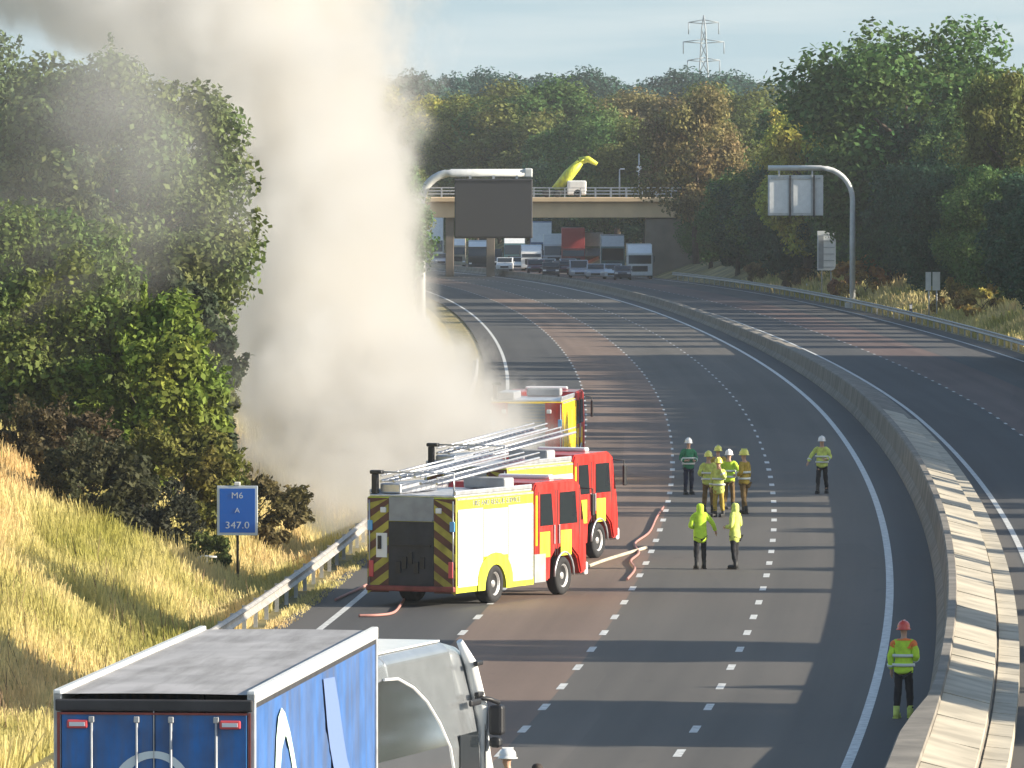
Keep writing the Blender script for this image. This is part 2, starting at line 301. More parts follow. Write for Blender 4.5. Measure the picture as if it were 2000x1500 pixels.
# ------------------------------------------------------------------ concrete median barrier
zb = [z for z in zs if z <= 1250]
t = thing('concrete_barrier', 'pale concrete barrier with slab-filled top dividing the two carriageways', 'barrier', at(2, 200))
def local(mb, root):
    L = root.location; mb.v = [(a - L.x, b_ - L.y, c - L.z) for a, b_, c in mb.v]; return mb
bh = lambda h: (lambda u, z: h * (1 - .42 * sstep(300, 560, z)))
wu = lambda u: (lambda z: u - .34 * (1 - sstep(150, 163, z)))
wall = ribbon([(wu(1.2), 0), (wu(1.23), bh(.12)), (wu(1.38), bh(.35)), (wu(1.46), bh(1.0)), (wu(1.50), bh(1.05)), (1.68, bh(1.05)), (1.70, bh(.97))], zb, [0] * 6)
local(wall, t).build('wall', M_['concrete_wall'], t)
slab = MB()
zz = 60.0; k = 0
while zz < 330:                              # cast slabs with open joints, laid only along the sunlit-looking stretch
    L_ = 5.9; pr = [(1.70, .93), (2.62, .76)]
    a, b_, c, d = at(1.70, zz + .05, .94 + .012 * (k % 3)), at(2.62, zz + .05, .72 + .01 * (k % 2)), at(2.62, zz + L_, .72 + .01 * (k % 2)), at(1.70, zz + L_, .94 + .012 * (k % 3))
    dn = Vector((0, 0, -.2)); vs = [a, b_, c, d, a + dn, b_ + dn, c + dn, d + dn]
    slab.add(vs, [(0,1,2,3),(4,7,6,5),(0,4,5,1),(1,5,6,2),(2,6,7,3),(3,7,4,0)]); zz += 6.0; k += 1
local(slab, t).build('capping_slab', M_['concrete_slab'], t)
fill = ribbon([(1.70, bh(.84)), (2.62, bh(.64)), (2.64, bh(.50)), (3.1, bh(.46)), (3.12, 0)], [z for z in zb if z < 1250], [0, 0, 0, 0])  # darker concrete shows bare beyond the slabs, imitating shade there
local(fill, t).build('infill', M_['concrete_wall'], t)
cop = MB(); zz = 60.0
while zz < 330:
    a, b_, c, d = at(2.68, zz + .06, .55), at(3.14, zz + .06, .50), at(3.14, zz + 2.94, .50), at(2.68, zz + 2.94, .55)
    dn = Vector((0, 0, -.3)); vs = [a, b_, c, d, a + dn, b_ + dn, c + dn, d + dn]
    cop.add(vs, [(0,1,2,3),(4,7,6,5),(0,4,5,1),(1,5,6,2),(2,6,7,3),(3,7,4,0)]); zz += 3.0
local(cop, t).build('kerb_block', M_['concrete_slab'], t)

# ------------------------------------------------------------------ steel crash barriers
def crash_barrier(u, z0, z1, label, h=.72, posts=True, step=3.2):
    t = thing('crash_barrier', label, 'barrier', at(u, z0))
    n = int((z1 - z0) / 4); zl = [z0 + (z1 - z0) * i / n for i in range(n + 1)]
    sgn = 1 if u < 0 else -1
    prof = [(-.02, h), (.03 * sgn, h), (.10 * sgn, h - .05), (.03 * sgn, h - .12), (.03 * sgn, h - .19), (.10 * sgn, h - .26), (.03 * sgn, h - .31), (-.02, h - .31), (-.02, h)]
    local(ribbon([(u + a, b_) for a, b_ in prof], zl, [0] * 8), t).build('rail', M_['barrier_steel'], t)
    z = z0 + 1; k = 0
    pm = MB().box((0, 0, h / 2 - .04), (.10, .07, h)); first = None
    while z < z1 and k < 95:
        p = at(u - .13 * sgn, z, 0) - t.location
        if first is None: first = pm.build('post', M_['galv'], t); o = first
        else: o = first.copy(); COL.objects.link(o); o.parent = t
        o.location = p; z += step; k += 1
crash_barrier(-15.3, 170, 420, 'grey steel crash barrier along the golden grass verge beside the fire engines')
crash_barrier(15.75, 300, 820, 'dark steel crash barrier along the far verge beneath the right-hand wood', h=.75, step=5.6)

# ------------------------------------------------------------------ foliage
def quads_mesh(name, P4, mats, idx=None):    # P4: (n,4,3) float array -> mesh of n quads
    n = len(P4); me = bpy.data.meshes.new(name); me.vertices.add(4 * n); me.vertices.foreach_set('co', P4.reshape(-1).astype(np.float32))
    me.loops.add(4 * n); me.loops.foreach_set('vertex_index', np.arange(4 * n, dtype=np.int32))
    me.polygons.add(n); me.polygons.foreach_set('loop_start', np.arange(0, 4 * n, 4, dtype=np.int32))
    for m in mats: me.materials.append(m)
    me.update(calc_edges=True); return me
def crown_arr(rng, nblob, nleaf, leaf, rx, rz, zc, low=0.0, blob=(.2, .38), aspect=1.6):
    # leaf clumps spread through an uneven ellipsoid; open between the clumps
    c = rng.normal(size=(nblob, 3)); c /= np.linalg.norm(c, axis=1)[:, None]; rad = rng.uniform(.45, .98, nblob) ** .6
    c *= rad[:, None] * np.array([rx, rx, rz]); c[:, 2] = np.where(c[:, 2] < -rz * (1 - low), -rz * (1 - low) * rng.uniform(.3, 1, nblob), c[:, 2]); c[:, 2] += zc
    br = rng.uniform(blob[0], blob[1], nblob) * min(rx, rz)
    k = rng.choice(nblob, nleaf, p=br ** 2 / np.sum(br ** 2)); d = rng.normal(size=(nleaf, 3)); d /= np.linalg.norm(d, axis=1)[:, None]
    rr = rng.uniform(.55, 1.08, nleaf) * (1 + .12 * (rng.random(nleaf) < .06))
    pos = c[k] + d * (br[k] * rr)[:, None] * np.array([1, 1, .85])
    nrm = d + rng.normal(size=(nleaf, 3)) * .7 + np.array([0, 0, .3]); nrm /= np.linalg.norm(nrm, axis=1)[:, None]
    a = np.cross(nrm, rng.normal(size=(nleaf, 3))); a /= np.linalg.norm(a, axis=1)[:, None]; b_ = np.cross(nrm, a)
    s = leaf * rng.uniform(.5, 1.25, nleaf); a = a * (s * aspect / 2)[:, None]; b_ = b_ * (s / 2)[:, None]
    return np.stack([pos - a - b_ * .35, pos - a * .1 + b_, pos + a + b_ * .25, pos + a * .1 - b_], 1)
def trunk_mb(rng, H, r0, rx):
    mb = MB(); top = H * .72; pts = [(0, 0, -.6)] + [(.15 * math.sin(i * 1.7), .12 * math.cos(i * 2.1), top * i / 5) for i in range(1, 6)]
    mb.tube(pts, [r0 * 1.25] + [r0 * (1 - .16 * i) for i in range(1, 6)], 7)
    for i in range(6):
        a = rng.uniform(0, 2 * PI); z0 = H * rng.uniform(.22, .55); L_ = rx * rng.uniform(.5, .85)
        mb.tube([(0, 0, z0), (math.cos(a) * L_ * .5, math.sin(a) * L_ * .5, z0 + L_ * .35), (math.cos(a) * L_, math.sin(a) * L_, z0 + L_ * .8)], [r0 * .45, r0 * .28, r0 * .08], 5)
    return mb
protos = []
_rng = np.random.default_rng(11)
for i, (H, rx, rz, low, nb) in enumerate([(12, 4.2, 5.6, .12, 60), (12, 3.6, 5.9, .05, 54), (12, 5.0, 5.4, .15, 70), (12, 3.0, 5.8, .1, 46), (12, 4.6, 5.2, .1, 64)]):
    cm = quads_mesh('crown', crown_arr(_rng, nb, 24000, .205, rx, rz, H - rz, low), [LEAF])
    tm_o = trunk_mb(_rng, H, .28, rx).build('trunk', M_['bark']); tm = tm_o.data; bpy.data.objects.remove(tm_o)
    protos.append((cm, tm))
def tree(x, y, z0, h, wide, col, label, proto=0, name='tree', cat='tree', group=None, rz=None):
    t = thing(name, label, cat, (x, y, z0), rz if rz is not None else random.uniform(0, 6.28), group)
    cm, tm = protos[proto]; s = h / 12.0; c = bpy.data.objects.new('crown', cm); c.color = (*col, 1)
    k = bpy.data.objects.new('trunk', tm)
    for o in (c, k): COL.objects.link(o); o.parent = t
    t.scale = (s * wide, s * wide, s); return t
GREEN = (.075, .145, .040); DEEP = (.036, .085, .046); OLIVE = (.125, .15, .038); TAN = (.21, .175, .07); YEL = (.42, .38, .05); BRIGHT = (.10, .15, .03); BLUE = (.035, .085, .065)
def sky_y(x):                                # skyline row of the wood, read along the photograph
    xs = [-200, 620, 820, 860, 930, 1050, 1130, 1280, 1330, 1400, 1500, 1560, 1650, 1690, 1770, 1830, 1870, 1950, 2000, 2400]
    ys = [165, 165, 165, 180, 190, 178, 188, 190, 196, 172, 150, 128, 98, 58, 48, 84, 112, 128, 128, 130]
    return float(np.interp(x, xs, ys))
def fit_tree(x, z, base, frac=1.0, sky=None):
    xi = 1000 + x * F / z; ys_ = sky if sky is not None else sky_y(xi); top = HC - (ys_ - YH) * z / F
    return max(5.0, (top - base) * frac)
# beyond the right verge: back rows reach the skyline, front rows stand lower
def wood_label(kind, where): return f'{kind} tree {where}'
n = 0
TG = 'trees of the wood beyond the right verge'
ZG = ZU(1665, 16.3)
for z in range(455, 1230, 13):
    for row, (u0, fr) in enumerate([(19.5 if z < 830 else 23, .62), (25, .8), (31, .93), (39, 1.0)] + ([(50, 1.0)] if 600 < z < 865 else [])):
        zz = z + random.uniform(-5, 5); u = u0 + random.uniform(-1.2, 1.6); p = at(u, zz); xi = 1000 + p.x * F / zz
        if xi > 2130 or (z > 860 and row > 1) or (785 < z < 815 and row < 2): continue
        base = g(zz) + terr(u, zz) - .3; h = fit_tree(p.x, zz, base, fr * random.uniform(.86, 1.0))
        if 1240 < xi < 1400 and row == 0: h *= .8
        if h > 24: h = 24
        if 770 < zz < 852: h = max(4, min(h, 3.2 + .33 * (p.x - 8) - base))
        if 1500 < xi < 1655 and zz < 712: h = max(4, min(h, HC - (330 - YH) * zz / F - base))
        if 650 < zz < 668: h = max(4, min(h, 3.5 + .33 * (p.x - 24) - base))
        if ZG - 16 < zz < ZG + 2: h = max(4, min(h, 6.0 + .33 * (p.x - .034 * ZG) - base))
        rnd = random.random()
        if row == 0: col, kd = (DEEP, 'dark') if rnd < .7 else (GREEN, 'mid green')
        elif xi > 1540: col, kd = (DEEP, 'dark') if rnd < .3 else ((GREEN, 'mid green') if rnd < .72 else ((OLIVE, 'olive') if rnd < .97 else (TAN, 'tan')))
        else: col, kd = (GREEN, 'mid green') if rnd < .4 else ((OLIVE, 'olive') if rnd < .72 else ((TAN, 'tan') if rnd < .80 else (DEEP, 'dark')))
        rown = ['front edge of the wood behind the far crash barrier', 'second row of the wood beyond the far verge', 'third row of the wood beyond the far verge', 'back row of the wood on the right skyline', 'outermost back row of the wood near the bridge end'][row]
        tree(p.x, zz, base, h, random.uniform(.85, 1.2), col, f'{kd} leafy tree in the {rown}', random.choice([0, 2, 4, 1]), group=f'{kd} trees, {rown}')
# trees that single themselves out
def at_px(xi, z, u_h=3.4): return (xi - 1000) * z / F, z, g(z) + u_h
x, y, b_ = at_px(1768, 640); tree(x, y, b_ - .5, fit_tree(x, y, b_ - .5, 1, 44), 1.15, GREEN, 'tallest dome-shaped green tree rising highest on the right skyline', 2)
x, y, b_ = at_px(1578, 697, 3.0); tree(x, y, b_, fit_tree(x, y, b_, 1, 192), .95, (.40, .40, .075), 'bright yellow autumn tree just above the white-backed gantry sign', 0)
x, y, b_ = at_px(1360, 800, 2.5); tree(x, y, b_, fit_tree(x, y, b_, 1, 188), .85, TAN, 'orange-tan autumn tree above the right end of the bridge', 4)
x, y, b_ = at_px(1965, 560); tree(x, y, b_ - .5, fit_tree(x, y, b_ - .5, 1, 122), .8, OLIVE, 'olive tree topping the skyline at the right edge', 1)
# beyond the bridge
kinds = [(TAN, 'tan'), (OLIVE, 'olive'), (GREEN, 'mid green'), (DEEP, 'dark')]
for z, lo, hi, stepx, fr in [(872, 560, 1330, 62, .82), (930, 540, 1400, 58, .93), (1010, 500, 1500, 56, 1.0), (1120, 500, 1300, 56, 1.0)]:
    xi = lo
    while xi < hi:
        zz = z + random.uniform(-8, 8); x = (xi + random.uniform(-12, 12) - 1000) * zz / F; base = g(zz) + 3.2
        if abs(x - C(zz)) < 18: xi += stepx * .5; continue
        h = fit_tree(x, zz, base, fr * random.uniform(.92, 1.03))
        if xi < 900: c = (YEL[0] * .7, YEL[1] * .75, YEL[2]), 'yellow-green'
        elif xi < 1080: c = random.choice([(DEEP, 'dark'), (OLIVE, 'olive'), (GREEN, 'mid green')])
        elif xi < 1220: c = random.choice([(OLIVE, 'olive'), (GREEN, 'mid green'), (OLIVE, 'olive')])
        else: c = random.choice([(TAN, 'tan'), (OLIVE, 'olive'), (OLIVE, 'olive')])
        rown = {872: 'just behind the road bridge', 930: 'in the second row behind the road bridge', 1010: 'in the third row behind the road bridge', 1120: 'in the fourth row behind the road bridge'}[z]
        tree(x, zz, base, h, random.uniform(1.0, 1.35), c[0], f'{c[1]} leafy tree {rown}', random.choice([0, 2, 4]), group=f'{c[1]} trees {rown}')
        xi += stepx
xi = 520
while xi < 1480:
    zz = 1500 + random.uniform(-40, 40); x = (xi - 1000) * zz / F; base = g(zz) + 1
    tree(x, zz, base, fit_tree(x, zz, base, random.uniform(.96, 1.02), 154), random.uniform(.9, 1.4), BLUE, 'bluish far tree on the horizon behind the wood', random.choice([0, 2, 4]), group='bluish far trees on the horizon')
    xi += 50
# small pair of crowns standing above the horizon wood
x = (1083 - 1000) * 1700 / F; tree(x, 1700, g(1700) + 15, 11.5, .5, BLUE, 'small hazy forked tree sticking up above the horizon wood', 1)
# left verge beyond the smoke
for z in range(318, 860, 20):
    for row, (u, fr) in enumerate([(-21, .75), (-27, .95)]):
        zz = z + random.uniform(-6, 6); p = at(u + random.uniform(-1.5, 1), zz); base = g(zz) + terr(u, zz) - .3
        h = min(15, fit_tree(p.x, zz, base, fr * random.uniform(.85, 1), 168)); c = random.choice([(GREEN, 'mid green'), (OLIVE, 'olive'), (DEEP, 'dark')])
        rown = ['front', 'back'][row]
        tree(p.x, zz, base, h, random.uniform(.85, 1.1), c[0], f'{c[1]} tree in the {rown} row behind the smoke on the left verge', random.choice([0, 2, 3]), group=f'{c[1]} trees, {rown} row behind the smoke')
# right verge, nearer than the frame shows: they throw the bands of shade over the road
SH = 'verge trees casting the shade bands across the carriageways'
def shade_tree(z, top, width, u=22.0, pr=1):
    p = at(u, z); base = g(z) + terr(u, z) - .3; h = top - base
    if top > 16.5: pr = 0
    tree(p.x, z, base, h, width / (7.2 * h / 12), DEEP, 'verge tree beyond the right edge casting shade over the road', pr, group=SH)
for z, top, w in [(160.8, 18, 6.5), (163.5, 18, 6.5), (166.2, 18, 6), (174.5, 9, 2.0), (185.6, 17, 5.0), (187.6, 17, 4.5), (203, 8, 3), (212, 11.5, 2.2), (223, 9, 3), (234, 12, 2.6), (245, 9, 4), (255, 14, 3.0), (262, 12, 4)]: shade_tree(z, top, w, 22)
for i, z in enumerate(np.arange(268, 452, 5.6)): shade_tree(float(z) + random.uniform(-1.5, 1.5), random.choice([14.5, 12.5, 15.5, 11.5, 16]), random.uniform(3.2, 5.2), 24)
for i, z in enumerate(np.arange(279, 452, 5.0)): shade_tree(float(z), random.uniform(8.9, 9.9), 8.0, 20.5, 2)

# big smoke-touched trees and bushes on the left bank, close enough for single leaves
def near_tree(x, y, base, H, rx, rz, zc, nb, nl, leaf, col, label, seed, name='tree', cat='tree', trunk=True, low=.05, blob=(.16, .30)):
    rng = np.random.default_rng(seed); t = thing(name, label, cat, (x, y, base))
    arr = [crown_arr(rng, nb, nl, leaf, rx, rz, zc, low, blob)]
    if nl > 8000:                             # twig sprays poking out of the outline
        for _ in range(int(26 + nl / 900)):
            d = rng.normal(size=3); d[2] = abs(d[2]) * .7 if rng.random() < .6 else d[2] * .5; d /= np.linalg.norm(d); k = int(90 * rng.uniform(.5, 1.3)); s0 = np.array([d[0] * rx, d[1] * rx, d[2] * rz]) * .84
            L_ = rng.uniform(.5, 1.15) * min(rx, 2.6) * .42; tt = rng.uniform(0, 1, k); e_ = d + rng.normal(0, .25, 3); e_[2] += .15; e_ /= np.linalg.norm(e_)
            q = np.zeros((k, 4, 3)); pos = s0 + e_ * (tt * L_)[:, None] + rng.normal(size=(k, 3)) * (.16 * (1.1 - tt))[:, None]; pos[:, 2] += zc
            a = rng.normal(size=(k, 3)) + e_ * 1.2; a /= np.linalg.norm(a, axis=1)[:, None]; c_ = np.cross(a, rng.normal(size=(k, 3))); c_ /= np.linalg.norm(c_, axis=1)[:, None]; sz = leaf * rng.uniform(.5, 1.1, k)[:, None]
            q[:, 0] = pos - a * sz * .8; q[:, 1] = pos + c_ * sz * .4; q[:, 2] = pos + a * sz * .8; q[:, 3] = pos - c_ * sz * .4; arr.append(q)
    me = quads_mesh('crown', np.concatenate(arr), [LEAF])
    c = bpy.data.objects.new('crown', me); COL.objects.link(c); c.parent = t; c.color = (*col, 1)
    tb = trunk_mb(rng, H * (.95 if trunk else .8), .22 if trunk else .06, rx); tb.build('trunk', M_['bark'], t)
    return t
near_tree(-11.6, 236, 3.4, 11.6, 3.9, 5.3, 5.9, 150, 80000, .135, (.115, .155, .05), 'large dark leafy tree on the bank, its right side against the smoke', 1)
near_tree(-15.8, 242, 3.8, 11.8, 3.6, 5.2, 6.0, 140, 70000, .135, (.095, .14, .058), 'large leafy tree at the left edge with twigs poking into the smoke', 2)
near_tree(-13.6, 228, 3.4, 7, 3.6, 3.3, 3.2, 110, 50000, .125, (.12, .17, .045), 'mid green spreading bush filling the foot of the left trees', 3, 'bush', 'bush', False)
near_tree(-10.2, 226, 2.0, 5.5, 2.2, 2.9, 2.7, 70, 22000, .15, (.15, .21, .035), 'bright green bush below the large tree beside the smoke', 4, 'bush', 'bush', False)
near_tree(-9.4, 232, 1.8, 6, 1.7, 3.4, 3.2, 60, 18000, .15, (.05, .07, .035), 'dark twiggy bush at the smoke edge above the verge', 5, 'bush', 'bush', False)
near_tree(-10.9, 212, 1.8, 2.4, 1.5, 1.25, 1.0, 46, 12000, .12, (.06, .065, .03), 'dark olive bramble bush on the golden slope above the lorry', 6, 'bush', 'bush', False)
near_tree(-9.5, 214, 1.0, 2.0, 1.2, 1.15, .8, 40, 9000, .11, (.045, .05, .03), 'brownish bramble bush left of the blue sign', 7, 'bush', 'bush', False)
near_tree(-9.6, 238, 1.6, 4.6, 1.5, 2.4, 2.2, 60, 16000, .13, (.10, .13, .035), 'olive green bush behind the sign, fading into the smoke', 14, 'bush', 'bush', False)
near_tree(-8.9, 221, 1.4, 2.8, 1.7, 1.5, 1.2, 50, 14000, .12, (.13, .14, .03), 'yellow-green bush on the slope just above the blue sign', 15, 'bush', 'bush', False)
near_tree(-7.2, 226, .8, 1.8, 1.5, .95, .7, 40, 9000, .11, (.12, .10, .04), 'brownish scrub bush right of the blue sign at the foot of the smoke', 16, 'bush', 'bush', False)
near_tree(-12.3, 219, 2.8, 2.2, 1.7, 1.1, .8, 40, 10000, .12, (.09, .075, .035), 'brown-tipped scrub bush at the top of the golden slope', 8, 'bush', 'bush', False)
near_tree(-12.6, 196, 1.5, .8, .6, .6, .3, 50, 4500, .07, (.06, .07, .03), 'small dark tuft bush at the left edge of the golden slope', 9, 'bush', 'bush', False)
near_tree(-12.4, 188, 1.4, .9, .6, .6, .3, 50, 4500, .07, (.05, .06, .03), 'small dark tuft bush low at the left edge beside the lorry', 10, 'bush', 'bush', False)
near_tree(-8.2, 214, .7, 1.0, .8, .6, .35, 60, 6500, .07, (.09, .12, .03), 'low green bush just left of the sign post', 12, 'bush', 'bush', False)
# low scrub on the far verge; the golden ones have sunlight put into their colour
for xi, u_, hh, cc, lb in [(1690, 18.2, 3.4, (.42, .30, .06), 'bright yellow bush with sunlight in its colour beside the gantry post'), (1650, 17.6, 1.8, (.36, .22, .09), 'low tan bush at the foot of the gantry post'),
                           (1490, 18.0, 2.2, (.28, .22, .09), 'pale dry bush on the far bank left of the tall sign'), (1860, 18.5, 2.2, (.36, .31, .08), 'golden bush with sunlight in its colour behind the small square signs'),
                           (1920, 18.5, 2.2, (.38, .30, .08), 'golden bush with sunlight in its colour near the right edge'), (1560, 18.0, 2.0, (.22, .17, .08), 'brownish bush on the far bank below the white sign')]:
    z = ZU(xi, u_)
    near_tree(C(z) + u_, z, g(z) + terr(u_, z) - .2, hh, hh * .8, hh * .55, hh * .5, 26, 2600, .3, cc, lb, int(xi), 'bush', 'bush', False)

for xi, u_, hh, lb in [(1530, 22, 7.5, 'large dark bush below the left end of the white-backed gantry sign'), (1606, 23, 7.5, 'large dark bush directly behind the tall narrow sign'), (1450, 19.5, 5.5, 'large dark bush on the far bank, last before the bridge')]:
    z = ZU(xi, u_); near_tree(C(z) + u_, z, g(z) + terr(u_, z) - .3, hh, hh * .42, hh * .5, hh * .5, 50, 7900, .26, DEEP, lb, int(xi) + 1, 'bush', 'bush', False)
# ------------------------------------------------------------------ tall dry grass
def grass(name, n, zr_, ur, hr, wr, mats, seed, label):
    rng = np.random.default_rng(seed); iz = rng.uniform(1 / zr_[1] ** 2, 1 / zr_[0] ** 2, n); z = 1 / np.sqrt(iz); u = rng.uniform(ur[0], ur[1], n)
    cz = np.array([C(a) for a in np.linspace(zr_[0], zr_[1], 200)]); X = np.interp(z, np.linspace(zr_[0], zr_[1], 200), cz) + u
    hgt = np.array([terr(a, b2) for a, b2 in zip(u, z)]) + np.array([g(b2) for b2 in z]) - .08
    cl = .55 + .6 * (np.sin(X * 1.7 + np.sin(z * .6) * 2) * np.sin(z * .45 + X * .5) * .5 + .5)
    h = rng.uniform(hr[0], hr[1], n) * cl; w = rng.uniform(wr[0], wr[1], n); a = rng.uniform(0, PI, n); keep = (np.sin(X * .9 + z * .13) * np.sin(z * .21 + X * .4) + rng.uniform(-.5, .5, n) > .25) if name in ('green_tufts', 'weed_stalks') else np.ones(n, bool); dx = np.cos(a) * w / 2; dy = np.sin(a) * w / 2
    lx = rng.normal(0, .22, n) * h - .1 * h; ly = rng.normal(0, .22, n) * h
    o = np.stack([X, z, hgt], 1); q = np.zeros((n, 4, 3))
    q[:, 0] = o + np.stack([-dx, -dy, 0 * z], 1); q[:, 1] = o + np.stack([dx, dy, 0 * z], 1)
    q[:, 2] = o + np.stack([lx + dx * .35, ly + dy * .35, h], 1); q[:, 3] = o + np.stack([lx - dx * .35, ly - dy * .35, h], 1)
    me = quads_mesh(name, q[keep], mats); ob = bpy.data.objects.new(name, me); COL.objects.link(ob); tag(ob, label, 'grass', kind='stuff')
grass('dry_grass', 210000, (150, 330), (-27, -15.6), (.25, .75), (.02, .06), [M_['dry_grass']], 3, 'tall golden dry grass covering the left bank')
grass('verge_grass', 9000, (150, 330), (-15.2, -14.6), (.05, .2), (.03, .07), [M_['dry_grass']], 4, 'short yellow-green grass strip between crash barrier and road')
grass('far_verge_grass', 26000, (440, 760), (16.2, 24), (.3, .9), (.08, .2), [M_['dry_grass']], 5, 'dry grass on the far bank at the foot of the wood')
M_['stalk'] = mat('stalk', (.20, .13, .07), .9, noise=.5, nscale=3)
grass('weed_stalks', 5200, (150, 330), (-27, -15.9), (.6, 1.25), (.015, .035), [M_['stalk']], 8, 'brown dead weed stalks scattered through the dry grass bank')
grass('green_tufts', 26000, (150, 330), (-27, -15.8), (.15, .5), (.03, .07), [M_['green_grass']], 9, 'green grass tufts mixed into the dry grass bank')
#PART2
# ------------------------------------------------------------------ people
def skin(name, nodes, edges, roots, m, parent, lvl=1):
    keys = list(nodes); me = bpy.data.meshes.new(name); me.from_pydata([nodes[k][0] for k in keys], [(keys.index(a), keys.index(b)) for a, b in edges], [])
    o = bpy.data.objects.new(name, me); COL.objects.link(o); o.parent = parent
    sk = o.modifiers.new('skin', 'SKIN'); sk.use_smooth_shade = True; sk.branch_smoothing = .4
    if not me.skin_vertices: me.attributes  # layer is made with the modifier below when missing
    if len(me.skin_vertices) == 0:
        bm = bmesh.new(); bm.from_mesh(me); bm.verts.layers.skin.verify(); bm.to_mesh(me); bm.free()
    for i, k in enumerate(keys):
        sv = me.skin_vertices[0].data[i]; r = nodes[k][1]; sv.radius = r if isinstance(r, tuple) else (r, r); sv.use_root = k in roots
    o.modifiers.new('sub', 'SUBSURF').levels = lvl; o.modifiers['sub'].render_levels = lvl + (1 if name != 'body' else 0)
    if name != 'body':
        dm = o.modifiers.new('creases', 'DISPLACE'); dm.texture = CREASE; dm.strength = .045; dm.mid_level = .5
    me.materials.append(m); return o
CREASE = bpy.data.textures.new('creases', 'CLOUDS'); CREASE.noise_scale = .12; CREASE.noise_depth = 2
def person(label, loc, rz, jacket, trousers, helmet=None, arms=('down', 'down'), stride=0.12, group=None, h=1.8, hood=False, band='reflective', lean=0.0, turn=0.0, hairless=False, boots='boot', long=False, yoke=None):
    t = thing('person', label, 'person', loc, rz, group); s = h / 1.8; t.scale = (s, s, s)
    V = lambda x, y, z: (x, y + lean * max(0, z - .95), z)
    n = {}; e = []
    def nd(k, p, r): n[k] = (V(*p), r)
    nd('pelvis', (0, 0, .96), (.15, .10)); nd('waist', (0, .01, 1.10), (.135, .095)); nd('chest', (0, 0, 1.32), (.165, .11)); nd('collar', (0, -.01, 1.46), (.10, .075))
    nd('neck', (0, 0, 1.54), .055); nd('jaw', (0, .025, 1.61), (.062, .070)); nd('head', (0, .015, 1.69), (.078, .092)); nd('crown', (0, 0, 1.765), (.055, .065))
    e += [('pelvis','waist'),('waist','chest'),('chest','collar'),('collar','neck'),('neck','jaw'),('jaw','head'),('head','crown')]
    ends = {}
    for sd, nm, style in ((-1, 'l', arms[0]), (1, 'r', arms[1])):
        sh = (sd * .19, 0, 1.43)
        el, wr, pd = {'down': ((sd * .25, -.03, 1.14), (sd * .25, .06, .90), (0, .1, -1)), 'bent': ((sd * .27, -.04, 1.16), (sd * .16, .21, 1.12), (-sd * .6, .8, .1)),
                      'hips': ((sd * .36, -.08, 1.18), (sd * .20, .02, 1.02), (-sd * .8, .5, -.3)), 'point': ((sd * .27, .20, 1.33), (sd * .28, .44, 1.40), (0, 1, .2)),
                      'phone': ((sd * .27, .10, 1.20), (sd * .15, .16, 1.50), (-sd * .3, .1, 1)), 'out': ((sd * .36, .0, 1.20), (sd * .44, .12, 1.0), (sd * .3, .5, -.8))}[style]
        pd = Vector(pd).normalized(); w = Vector(wr)
        nd('sh' + nm, sh, .062); nd('el' + nm, el, .045); nd('wr' + nm, wr, .030); pm = w + pd * .06; nd('pm' + nm, tuple(pm), (.020, .038)); pe = w + pd * .09; nd('pe' + nm, tuple(pe), (.014, .036))
        e += [('collar', 'sh' + nm), ('sh' + nm, 'el' + nm), ('el' + nm, 'wr' + nm), ('wr' + nm, 'pm' + nm), ('pm' + nm, 'pe' + nm)]
        side = pd.cross(Vector((sd, 0, 0)) if abs(pd.x) < .8 else Vector((0, 0, 1))).normalized(); curl = Vector((-sd, 0, 0)) if abs(pd.x) < .7 else Vector((0, 0, -1))
        for q, (off, ln) in enumerate([(-.028, .068), (-.010, .078), (.010, .073), (.028, .056)]):
            a = w + pd * .08 + side * off; b_ = a + pd * ln * .5; c = b_ + pd * ln * .4 + curl * ln * .35
            for i, (p, r) in enumerate(((a, .0095), (b_, .009), (c, .007))): nd(f'f{nm}{q}{i}', tuple(p), r)
            e += [(f'f{nm}{q}0', f'f{nm}{q}1'), (f'f{nm}{q}1', f'f{nm}{q}2')]
        a = w + pd * .03 - side * .026; b_ = a + pd * .03 - side * .028; c = b_ + pd * .03 - side * .004
        for i, (p, r) in enumerate(((a, .012), (b_, .010), (c, .008))): nd(f't{nm}{i}', tuple(p), r)
        e += [(f't{nm}0', f't{nm}1'), (f't{nm}1', f't{nm}2')]
        ends[nm] = (sh, el, wr)
        sy = stride * sd
        nd('hp' + nm, (sd * .09, 0, .90), (.085, .088)); nd('kn' + nm, (sd * .105, sy * .5 + .02, .50), .058); nd('an' + nm, (sd * .115, sy - .02, .09), .038); nd('to' + nm, (sd * .125, sy + .13, .035), (.042, .026))
        e += [('pelvis', 'hp' + nm), ('hp' + nm, 'kn' + nm), ('kn' + nm, 'an' + nm), ('an' + nm, 'to' + nm)]
        nd('ear' + nm, (sd * .076, .005, 1.68), (.008, .018)); nd('eart' + nm, (sd * .088, -.005, 1.69), (.006, .014)); e.append(('ear' + nm, 'eart' + nm))
        nd('eye' + nm, (sd * .031, .088, 1.705), .009); nd('eyet' + nm, (sd * .031, .098, 1.705), .006); e.append(('eye' + nm, 'eyet' + nm))
    nd('nose', (0, .10, 1.70), .009); nd('noset', (0, .117, 1.665), .011); nd('m1', (-.022, .093, 1.632), .007); nd('m2', (.022, .093, 1.632), .007); e += [('nose', 'noset'), ('m1', 'm2')]
    roots = ['pelvis', 'nose', 'm1', 'earl', 'earr', 'eyel', 'eyer', 'tl0', 'tr0'] + [f'f{a}{q}0' for a in 'lr' for q in range(4)]
    skin('body', n, e, roots, M_['skin'], t)
    j = {}; je = []
    def jd(k, p, r): j[k] = (V(*p), r)
    hz = .68 if long else .82
